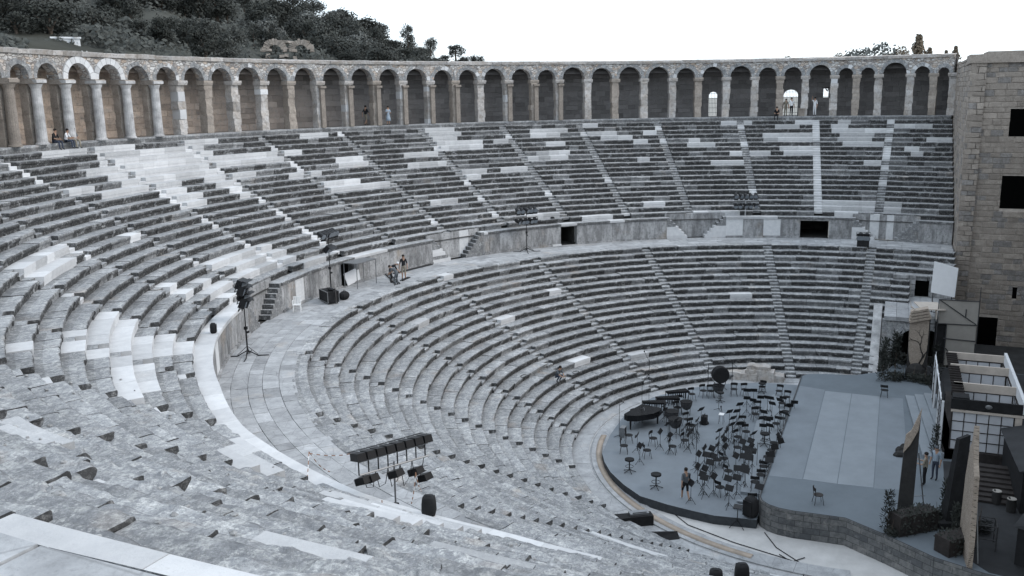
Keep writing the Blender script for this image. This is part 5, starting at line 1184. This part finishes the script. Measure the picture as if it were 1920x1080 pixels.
barstand('lighting_stand', (18.39,26.22,ZB), 3.3, 1.15, 2.2, 2, 5, 'black stand with two rows of lamps on the walkway at the centre')
barstand('lighting_stand', (31.9,10.3,ZB), 3.5, .25, 2.2, 2, 5, 'pale thin stand with two rows of lamps before the far right walkway wall', pole='white_timber')
# near lamp bar
e = empty('lighting_stand', (-30.58,10.71,ZB), 0); tag(e, 'large lamp bar of black flood lamps rising behind the white ledge at lower centre', 'lighting stand'); tripod(e, 2.75, .8, 'grey_metal')
az = 2.62; c_, s_ = math.cos(az), math.sin(az); fa = az-1.57-1.05
for q, z in ((0,3.02),(1,2.62)):
    b = MB(); b.tube([(-c_*1.15,-s_*1.15,z),(c_*1.1,s_*1.1,z)], .03, 6); b.build('cross_bar', 'grey_metal', e)
for k in range(8):
    y = 1.12-k*.31; b = MB(); b.tube([(c_*y,s_*y,2.62),(c_*y,s_*y,3.1)], .02, 5); b.build('drop_bar', 'black_metal', e)
    X = Matrix.Translation((c_*y, s_*y, 3.18)) @ Matrix.Rotation(az-PI/2, 4, 'Z') @ Matrix.Rotation(.25, 4, 'Y')
    b = MB(); b.box((0,0,0), (.50,.27,.22), M4=X, taper=.9); b.box((.26,0,0), (.02,.23,.18), mi=1, M4=X); b.box((.34,0,.12), (.16,.26,.015), M4=X); b.build('flood_lamp', ['black_metal','glass_flood'], e)
for y, z in ((1.0,2.45),(.75,2.43),(-.05,2.36),(-.72,2.25),(-1.0,1.98)):
    X = Matrix.Translation((c_*y, s_*y, z)) @ Matrix.Rotation(az-PI/2+.3, 4, 'Z') @ Matrix.Rotation(.4, 4, 'Y')
    b = MB(); b.box((0,0,0), (.40,.32,.2), M4=X, taper=.9); b.box((.21,0,0), (.02,.28,.17), mi=1, M4=X); b.build('flood_lamp', ['black_metal','glass_flood'], e)
b = MB()
for k in range(5): y = 1.-.4*k; b.tube([(c_*y,s_*y,2.6),(c_*(y-.1),s_*(y-.1),2.2-.1*k),(c_*(y-.3),s_*(y-.3),2.15),(c_*(y-.4),s_*(y-.4),2.6)], .012, 5)
b.build('lamp_cable', 'black_metal', e)
for p, s, lb in (((-18.0,28.0,ZD),.5,'small round black lamp standing on the ledge end above the nearest light stand'),((22.72,25.5,ZD),.55,'small black box on the wall top right of the central light stand'),((34.0,8.2,ZD),.62,'small black box on the far wall beside the pale light stand')):
    speaker('small_speaker', p, s, math.atan2(-p[1],-p[0]), lb, 'speaker')
e = empty('equipment_rack', (29.4,.1,ZB), PI); tag(e, 'black equipment rack with two round lamps on top at the far end of the walkway', 'equipment')
b = MB(); b.box((0,0,.32), (.7,.95,.64)); b.build('rack', 'black_fabric', e)
for y in (-.25,.25): lamp(Matrix.Translation((0,y,.82)) @ Matrix.Rotation(.3, 4, 'Y') @ Matrix.Scale(1.5, 4), e)
e = empty('flight_case', (-3.35,31.3,ZB), -.95-PI/2+.35); tag(e, 'black flight case with metal edges on the walkway under the lamp bar', 'flight case')
b = MB(); b.box((0,0,.45), (1.45,.75,.7)); b.build('case_body', 'black_fabric', e)
b = MB()
for x in (-.73,.73):
    for y in (-.38,.38): b.box((x,y,.45), (.04,.04,.74))
for z in (.1,.8):
    for y in (-.38,.38): b.box((0,y,z), (1.46,.04,.04))
b.build('metal_edge', 'grey_metal', e); b = MB()
for x in (-.6,.6):
    for y in (-.3,.3): b.tube([(x,y-.02,.05),(x,y+.02,.05)], .05, 8)
b.build('castor', 'black_metal', e)
b = MB(); b.tube([(-.5,.1,.83),(-.1,.2,.9),(.3,-.1,.86),(.6,.2,.95),(.9,.1,.5),(1.1,0,.1)], .04, 6); b.ell((.3,0,.9), (.3,.2,.12), 8, 5); b.build('cable_heap', 'black_metal', e)
e = empty('equipment_bag', (-2.3,30.85,ZB)); tag(e, 'round black bag of cables beside the flight case', 'bag'); b = MB(); b.ell((0,0,.25), (.42,.35,.3), 10, 6); b.build('bag_body', 'black_fabric', e); b = MB(); b.tube([(-.2,0,.5),(0,0,.62),(.2,0,.5)], .02, 5); b.build('strap', 'black_metal', e)
# white plastic chair
e = empty('plastic_chair', (-6.2,31.75,ZB), -2.6); tag(e, 'white plastic garden chair on the walkway near the small stairs', 'chair')
b = MB(); b.box((0,0,.43), (.44,.46,.03)); b.build('seat', 'white_plastic', e)
b = MB(); 
for k in range(5): b.box((-.24-.02*abs(k-2)*-1,-.18+.09*k,.66), (.025,.06,.42))
b.box((-.25,0,.87), (.03,.46,.06)); b.build('backrest', 'white_plastic', e)
for s in (-1,1): b = MB(); b.tube([(-.22,s*.25,.66),(.15,s*.26,.66),(.2,s*.24,.43)], .025, 5); b.build('armrest', 'white_plastic', e)
for sx in (-1,1):
    for sy in (-1,1): b = MB(); b.tube([(sx*.19,sy*.2,.43),(sx*.24,sy*.24,0)], [.03,.022], 5); b.build('leg', 'white_plastic', e)
# small canopy table, leaning board, truss pieces
e = empty('tall_table', (1.9,32.2,ZB), -.1); tag(e, 'tall thin-legged grey table in front of the dark doorway on the walkway', 'table')
b = MB(); b.box((0,0,1.75), (2.3,1.25,.06)); b.build('table_top', 'grey_metal', e)
for x in (-1.08,1.08):
    for y in (-.55,.55): b = MB(); b.tube([(x,y,0),(x,y,1.73)], .03, 6); b.build('leg', 'grey_metal', e)
b = MB(); b.v = [(1.5,33.0,ZB),(3.0,32.9,ZB+.15),(2.9,32.98,ZB+1.1),(1.1,33.04,ZB+.9),(1.5,33.05,ZB),(3.0,32.95,ZB+.15),(2.9,33.03,ZB+1.1),(1.1,33.09,ZB+.9)]; b.f = [(0,1,2,3),(7,6,5,4)]+[(i,(i+1)%4,(i+1)%4+4,i+4) for i in range(4)]; b.m = [0]*6; tag(b.build('leaning_board', 'white_board'), 'white board leaning against the wall beside the dark doorway behind the tall table', 'board')
def truss(p0, p1, w_, lb):
    p0, p1 = Vector(p0), Vector(p1); d = (p1-p0); nx = Vector((-d.y,d.x,0)).normalized()*w_; b = MB()
    for q in (nx*0, nx): b.tube([p0+q, p1+q], .04, 6)
    n = max(3, int(d.length/.35))
    for k in range(n): b.tube([p0+d*k/n+(nx if k%2 else nx*0), p0+d*(k+1)/n+(nx*0 if k%2 else nx)], .018, 5)
    tag(b.build('lighting_truss', 'black_metal'), lb, 'truss')
truss((5.9,32.6,ZB+.06), (2.9,30.0,ZB+.06), .32, 'black truss section lying across the walkway under the three workers'); truss((10.6,31.2,ZB+.06), (6.2,32.1,ZB+.06), .18, 'thin black pipe truss lying along the foot of the walkway wall'); truss((4.1,30.1,ZB+.05), (5.4,30.2,ZB+.05), .16, 'short black truss piece at the feet of the workers')
# barrier tape posts
def tape(p, q, lb, n=9):
    e = empty('barrier_tape', p); tag(e, lb, 'tape'); p, q = Vector(p), Vector(q); b = MB()
    for k in range(n):
        for side in (0,):
            a = (q-p)*(k/n); c = (q-p)*((k+1)/n); sg = Vector((0,0,-.12*math.sin(PI*k/n))); sg2 = Vector((0,0,-.12*math.sin(PI*(k+1)/n)))
            b.tube([a+sg, c+sg2], .016, 4, k % 2)
    b.build('striped_tape', ['tape_red','tape_white'], e); return e
tape((-30.2,13.9,ZD+.55), (-31.1,13.4,ZD+.02), 'red and white barrier tape hanging at the left of the white ledge'); tape((-30.2,13.9,ZD+.55), (-29.4,13.75,ZD+.0-.4), 'second strand of red and white tape dangling beside the first at the ledge')
tape((-31.3,9.6,ZD+.98), (-31.35,9.75,ZD+.05), 'red and white tape hanging straight down left of the black loudspeaker'); tape((-31.3,9.6,ZD+.98), (-31.2,9.5,ZD+.4), 'short red and white tape strand tied beneath the lamp bar'); tape((-31.9,10.35,ZD+.3), (-31.95,10.3,ZD+.02), 'short red and white tape end on the white ledge below the lamp pole', 5); tape((-30.0,12.0,ZD+.8), (-30.2,13.9,ZD+.5), 'long sagging red and white tape from the lamp bar to the left post', 15)
# ================================================================ PEOPLE
JN = ['pelvis','spine','chest','neck','head','headtop','ls','le','lw','lh','rs','re','rw','rh','lk0','lk','la','lt','rk0','rk','ra','rt']
ED = [('pelvis','spine'),('spine','chest'),('chest','neck'),('neck','head'),('head','headtop'),('chest','ls'),('ls','le'),('le','lw'),('lw','lh'),('chest','rs'),('rs','re'),('re','rw'),('rw','rh'),('pelvis','lk0'),('lk0','lk'),('lk','la'),('la','lt'),('pelvis','rk0'),('rk0','rk'),('rk','ra'),('ra','rt')]
RAD = dict(pelvis=(.15,.12),spine=(.135,.105),chest=(.165,.115),neck=(.058,.058),head=(.088,.10),headtop=(.07,.08),ls=(.065,.065),rs=(.065,.065),le=(.045,.045),re=(.045,.045),lw=(.03,.028),rw=(.03,.028),lh=(.036,.02),rh=(.036,.02),lk0=(.088,.09),rk0=(.088,.09),lk=(.062,.062),rk=(.062,.062),la=(.04,.045),ra=(.04,.045),lt=(.04,.03),rt=(.04,.03))
def pose(kind, s=1.):
    P = dict(pelvis=(0,0,.95),spine=(0,0,1.12),chest=(0,0,1.36),neck=(0,0,1.50),head=(.02,0,1.60),headtop=(.01,0,1.70),ls=(0,.17,1.41),rs=(0,-.17,1.41),le=(-.03,.25,1.13),re=(-.03,-.25,1.13),lw=(.05,.26,.88),rw=(.05,-.26,.88),lh=(.08,.26,.80),rh=(.08,-.26,.80),lk0=(0,.09,.88),rk0=(0,-.09,.88),lk=(.02,.10,.49),rk=(.02,-.10,.49),la=(-.02,.11,.08),ra=(-.02,-.11,.08),lt=(.13,.12,.035),rt=(.13,-.12,.035))
    if kind == 'walk': P.update(lk=(.16,.10,.52),la=(.20,.10,.09),lt=(.34,.10,.06),rk=(-.02,-.10,.50),ra=(-.28,-.10,.13),rt=(-.16,-.10,.04),le=(-.14,.25,1.15),lw=(-.16,.27,.90),lh=(-.15,.27,.82),re=(.08,-.25,1.14),rw=(.22,-.24,.93),rh=(.27,-.23,.86))
    if kind == 'sit':
        P.update(pelvis=(0,0,.12),spine=(.03,0,.30),chest=(.10,0,.53),neck=(.15,0,.67),head=(.19,0,.76),headtop=(.19,0,.86),ls=(.12,.17,.58),rs=(.12,-.17,.58),le=(.22,.22,.33),re=(.22,-.22,.33),lw=(.40,.13,.28),rw=(.40,-.13,.28),lh=(.47,.09,.26),rh=(.47,-.09,.26),lk0=(.05,.10,.11),rk0=(.05,-.10,.11),lk=(.46,.13,.15),rk=(.46,-.13,.15),la=(.50,.14,-.30),ra=(.50,-.14,-.30),lt=(.64,.14,-.345),rt=(.64,-.14,-.345))
    if kind == 'bend': P.update(pelvis=(-.10,0,.88),spine=(.0,0,1.04),chest=(.22,0,1.20),neck=(.36,0,1.24),head=(.45,0,1.26),headtop=(.53,0,1.30),ls=(.24,.17,1.19),rs=(.24,-.17,1.19),le=(.36,.2,.95),re=(.36,-.2,.95),lw=(.52,.12,.78),rw=(.52,-.12,.78),lh=(.58,.10,.72),rh=(.58,-.10,.72),lk0=(-.08,.10,.84),rk0=(-.08,-.10,.84),lk=(.06,.12,.47),rk=(.0,-.12,.47),la=(-.05,.13,.08),ra=(-.10,-.13,.08),lt=(.10,.14,.035),rt=(.05,-.14,.035))
    if kind == 'crouch': P.update(pelvis=(-.12,0,.38),spine=(-.02,0,.54),chest=(.12,0,.74),neck=(.2,0,.86),head=(.25,0,.95),headtop=(.26,0,1.05),ls=(.14,.17,.78),rs=(.14,-.17,.78),le=(.3,.2,.58),re=(.3,-.2,.58),lw=(.46,.1,.48),rw=(.46,-.1,.48),lh=(.53,.08,.45),rh=(.53,-.08,.45),lk0=(-.06,.1,.36),rk0=(-.06,-.1,.36),lk=(.32,.14,.5),rk=(.32,-.14,.5),la=(.05,.13,.09),ra=(.05,-.13,.09),lt=(.20,.14,.035),rt=(.20,-.14,.035))
    if kind == 'hold': P.update(re=(.08,-.24,1.18),rw=(.30,-.16,1.22),rh=(.37,-.13,1.25),le=(.06,.24,1.16),lw=(.28,.14,1.12),lh=(.35,.11,1.13))
    if kind == 'reach': P.update(re=(.10,-.28,1.5),rw=(.12,-.22,1.74),rh=(.14,-.2,1.82))
    return {k: Vector(v)*s for k, v in P.items()}
def person(kind, loc, rz, top, bottom, lb, s=1., shorts=False, hair='hair', shoes='cloth_black', skirt=None):
    P = pose(kind, s); me = bpy.data.meshes.new('person'); me.from_pydata([tuple(P[j]) for j in JN], [(JN.index(a), JN.index(b_)) for a, b_ in ED], [])
    o = bpy.data.objects.new('tmp_person', me); COL.objects.link(o); md = o.modifiers.new('skin', 'SKIN'); md.use_smooth_shade = True
    for i, j in enumerate(JN): v = me.skin_vertices[0].data[i]; v.radius = (RAD[j][0]*s, RAD[j][1]*s); v.use_root = (j == 'pelvis')
    sb = o.modifiers.new('sub', 'SUBSURF'); sb.levels = 1; sb.render_levels = 1
    dg = bpy.context.evaluated_depsgraph_get(); ev = o.evaluated_get(dg); m2 = bpy.data.meshes.new_from_object(ev)
    vs = [tuple(v.co) for v in m2.vertices]; fs = [tuple(p.vertices) for p in m2.polygons]
    bpy.data.objects.remove(o)
    b = MB(); b.v = vs; b.f = fs; b.m = [0]*len(fs)
    segmat = {}
    for a, c in ED:
        if a in ('neck','head') or c == 'neck': m_ = 0
        elif c in ('spine','chest','ls','rs'): m_ = 1
        elif c in ('le','re'): m_ = 1
        elif c in ('lw','rw'): m_ = 0
        elif c in ('lh','rh'): m_ = 0
        elif c in ('lk0','rk0','lk','rk'): m_ = 2
        elif c in ('la','ra'): m_ = 0 if shorts else 2
        else: m_ = 3
        segmat[(a,c)] = m_
    for i, f in enumerate(fs):
        c = sum((Vector(vs[k]) for k in f), Vector())/len(f); best = None
        for (a, e_), m_ in segmat.items():
            A, B = P[a], P[e_]; t = max(0, min(1, (c-A).dot(B-A)/(B-A).length_squared)); d = (c-(A+(B-A)*t)).length
            if best is None or d < best[0]: best = (d, m_)
        b.m[i] = best[1]
    # five fingers on each hand, rooted in the palm
    for h, wn, sg in (('lh','lw',1),('rh','rw',-1)):
        d = (P[h]-P[wn]).normalized(); side = d.cross(Vector((1,0,0)) if abs(d.x) < .8 else Vector((0,0,1))).normalized()
        for k, L in enumerate((.062,.074,.070,.055)): r0 = P[h]+side*(k-1.5)*.019*s; b.tube([r0-d*.01, r0+d*L*.55*s+Vector((.006,0,0)), r0+d*L*s+Vector((.018,0,-.006))], [.009*s,.008*s,.006*s], 5, 0)
        r0 = P[wn]*.55+P[h]*.45+side*(.03*s); b.tube([r0, r0+side*.03*s+d*.02*s, r0+side*.035*s+d*.05*s], [.011*s,.009*s,.007*s], 5, 0)
    # face: nose, eyes, mouth, ears on the front (+x) of the head
    hd = P['head']; hdir = Vector((1,0,0)) if kind != 'bend' else Vector((.75,0,-.65))
    b.ell(hd+hdir*.105*s+Vector((0,0,.005)), (.018*s,.013*s,.022*s), 6, 4, 0)
    for sg in (-1,1): b.ell(hd+hdir*.088*s+Vector((0,sg*.032*s,.03*s)), (.012*s,.013*s,.008*s), 6, 4, 4); b.ell(hd+Vector((0,sg*.092*s,.0)), (.02*s,.01*s,.03*s), 6, 4, 0)
    b.ell(hd+hdir*.088*s+Vector((0,0,-.04*s)), (.010*s,.024*s,.006*s), 6, 4, 4)
    o = b.build('person', ['skin', top, bottom, shoes, 'hair'], smooth=True)
    q = MB(); t_ = P['headtop']; q.ell((hd+t_)/2-hdir*.018*s+Vector((0,0,.03*s)), (.105*s,.095*s,.095*s), 10, 7); q.build('hair', hair, o, True)
    if skirt:
        q = MB(); pz = P['pelvis']; q.tube([pz+Vector((0,0,.12*s)), pz-Vector((0,0,.08*s)), pz-Vector((0,0,.30*s)), pz-Vector((0,0,.55*s))], [.13*s,.17*s,.21*s,.25*s], 14); q.build('skirt', skirt, o, True)
    o.location = loc; o.rotation_euler = (0,0,rz); tag(o, lb, 'person'); return o
person('walk', (-9.26,6.67,Z1), 0.6, 'cloth_grey', 'cloth_black', 'person in grey shirt, black shorts and white shoes walking across the round platform', 1.0, True, shoes='cloth_white')
person('hold', (-5.25,-4.35,SX), 1.3, 'cloth_khaki', 'cloth_black', 'person in a tan shirt and dark trousers standing near the hedges behind the slim tower', 1.0)
person('stand', (-4.3,-4.85,SX), 2.6, 'cloth_lightblue', 'cloth_denim', 'person in a light blue shirt standing close behind the tan-shirted person', 1.02, hair='cloth_grey')
person('crouch', (2.5,17.75,DZL*5), -2.0, 'cloth_grey', 'cloth_denim', 'person in dark grey crouching alone on the lower seats', 1.05)
person('bend', (3.4,30.6,ZB), -.9, 'cloth_black', 'cloth_black', 'person in black leaning over the truss on the walkway, leftmost of three', 1.05, hair='cloth_white')
person('stand', (4.75,30.35,ZB), -2.6, 'cloth_black', 'cloth_khaki', 'person in a black shirt and pale shorts on the walkway, rightmost of three', 1.03, True)
person('bend', (2.75,29.85,ZB), 1.6, 'cloth_grey', 'cloth_grey', 'person in grey bending to the truss in front of the other two on the walkway', 1.0)
def seat_dir(x, y): return math.atan2(-y, -x)
person('sit', (-8.45,48.1,ZE), seat_dir(-8.5,48.), 'cloth_black', 'cloth_denim', 'person in black sitting at the foot of the left columns, leftmost of three', 1.05)
person('sit', (-7.35,48.3,ZE), seat_dir(-7.4,48.)+.2, 'cloth_white', 'cloth_denim', 'person in a white shirt sitting between two others at the left columns', 1.0)
person('sit', (-6.7,48.4,ZE), seat_dir(-6.7,48.)-.2, 'cloth_grey', 'cloth_khaki', 'person in grey with bare arms sitting rightmost of three at the left columns', 1.05)
person('walk', (23.4,44.4,ZE), -.2, 'cloth_black', 'cloth_khaki', 'person in a black top stepping out between arcade piers left of centre', 1.05, True)
person('hold', (24.45,42.6,ZE), -2.2, 'cloth_lightblue', 'skin', 'person in a pale blue dress standing on the edge before the arcade', 1.0, hair='hair', skirt='cloth_lightblue')
person('sit', (47.55,9.75,ZE), PI, 'cloth_black', 'cloth_black', 'person in black sitting on the top step below the bright open arch', 1.1)
person('stand', (48.6,8.45,ZE), -2.6, 'cloth_white', 'cloth_black', 'person in a white shirt standing in front of the bright open arch', 1.08)
person('stand', (49.0,9.05,ZE), -2.9, 'cloth_khaki', 'cloth_khaki', 'person in tan standing at the left side of the bright open arch', 1.02)
person('reach', (49.0,6.15,ZE), 2.6, 'cloth_white', 'cloth_white', 'person all in white standing before an arch right of the open one', 1.08)
b = MB(); b.box((0,0,.35), (.5,.6,.7)); b.box((0,0,.74), (.62,.72,.1)); o = b.build('stone_plinth', 'brown_ashlar'); o.location = (48.6,7.4,ZE); tag(o, 'short stone plinth standing right of the open arch in the arcade', 'plinth')
# things whose parts were modelled in world space: keep the parts in place under their Empty
for o in sc.objects:
    if o.type == 'EMPTY' and o.parent is None and o.name.split('.')[0] in WORLD_BUILT:
        for ch in o.children: ch.matrix_parent_inverse = Matrix.Translation(o.location).inverted()
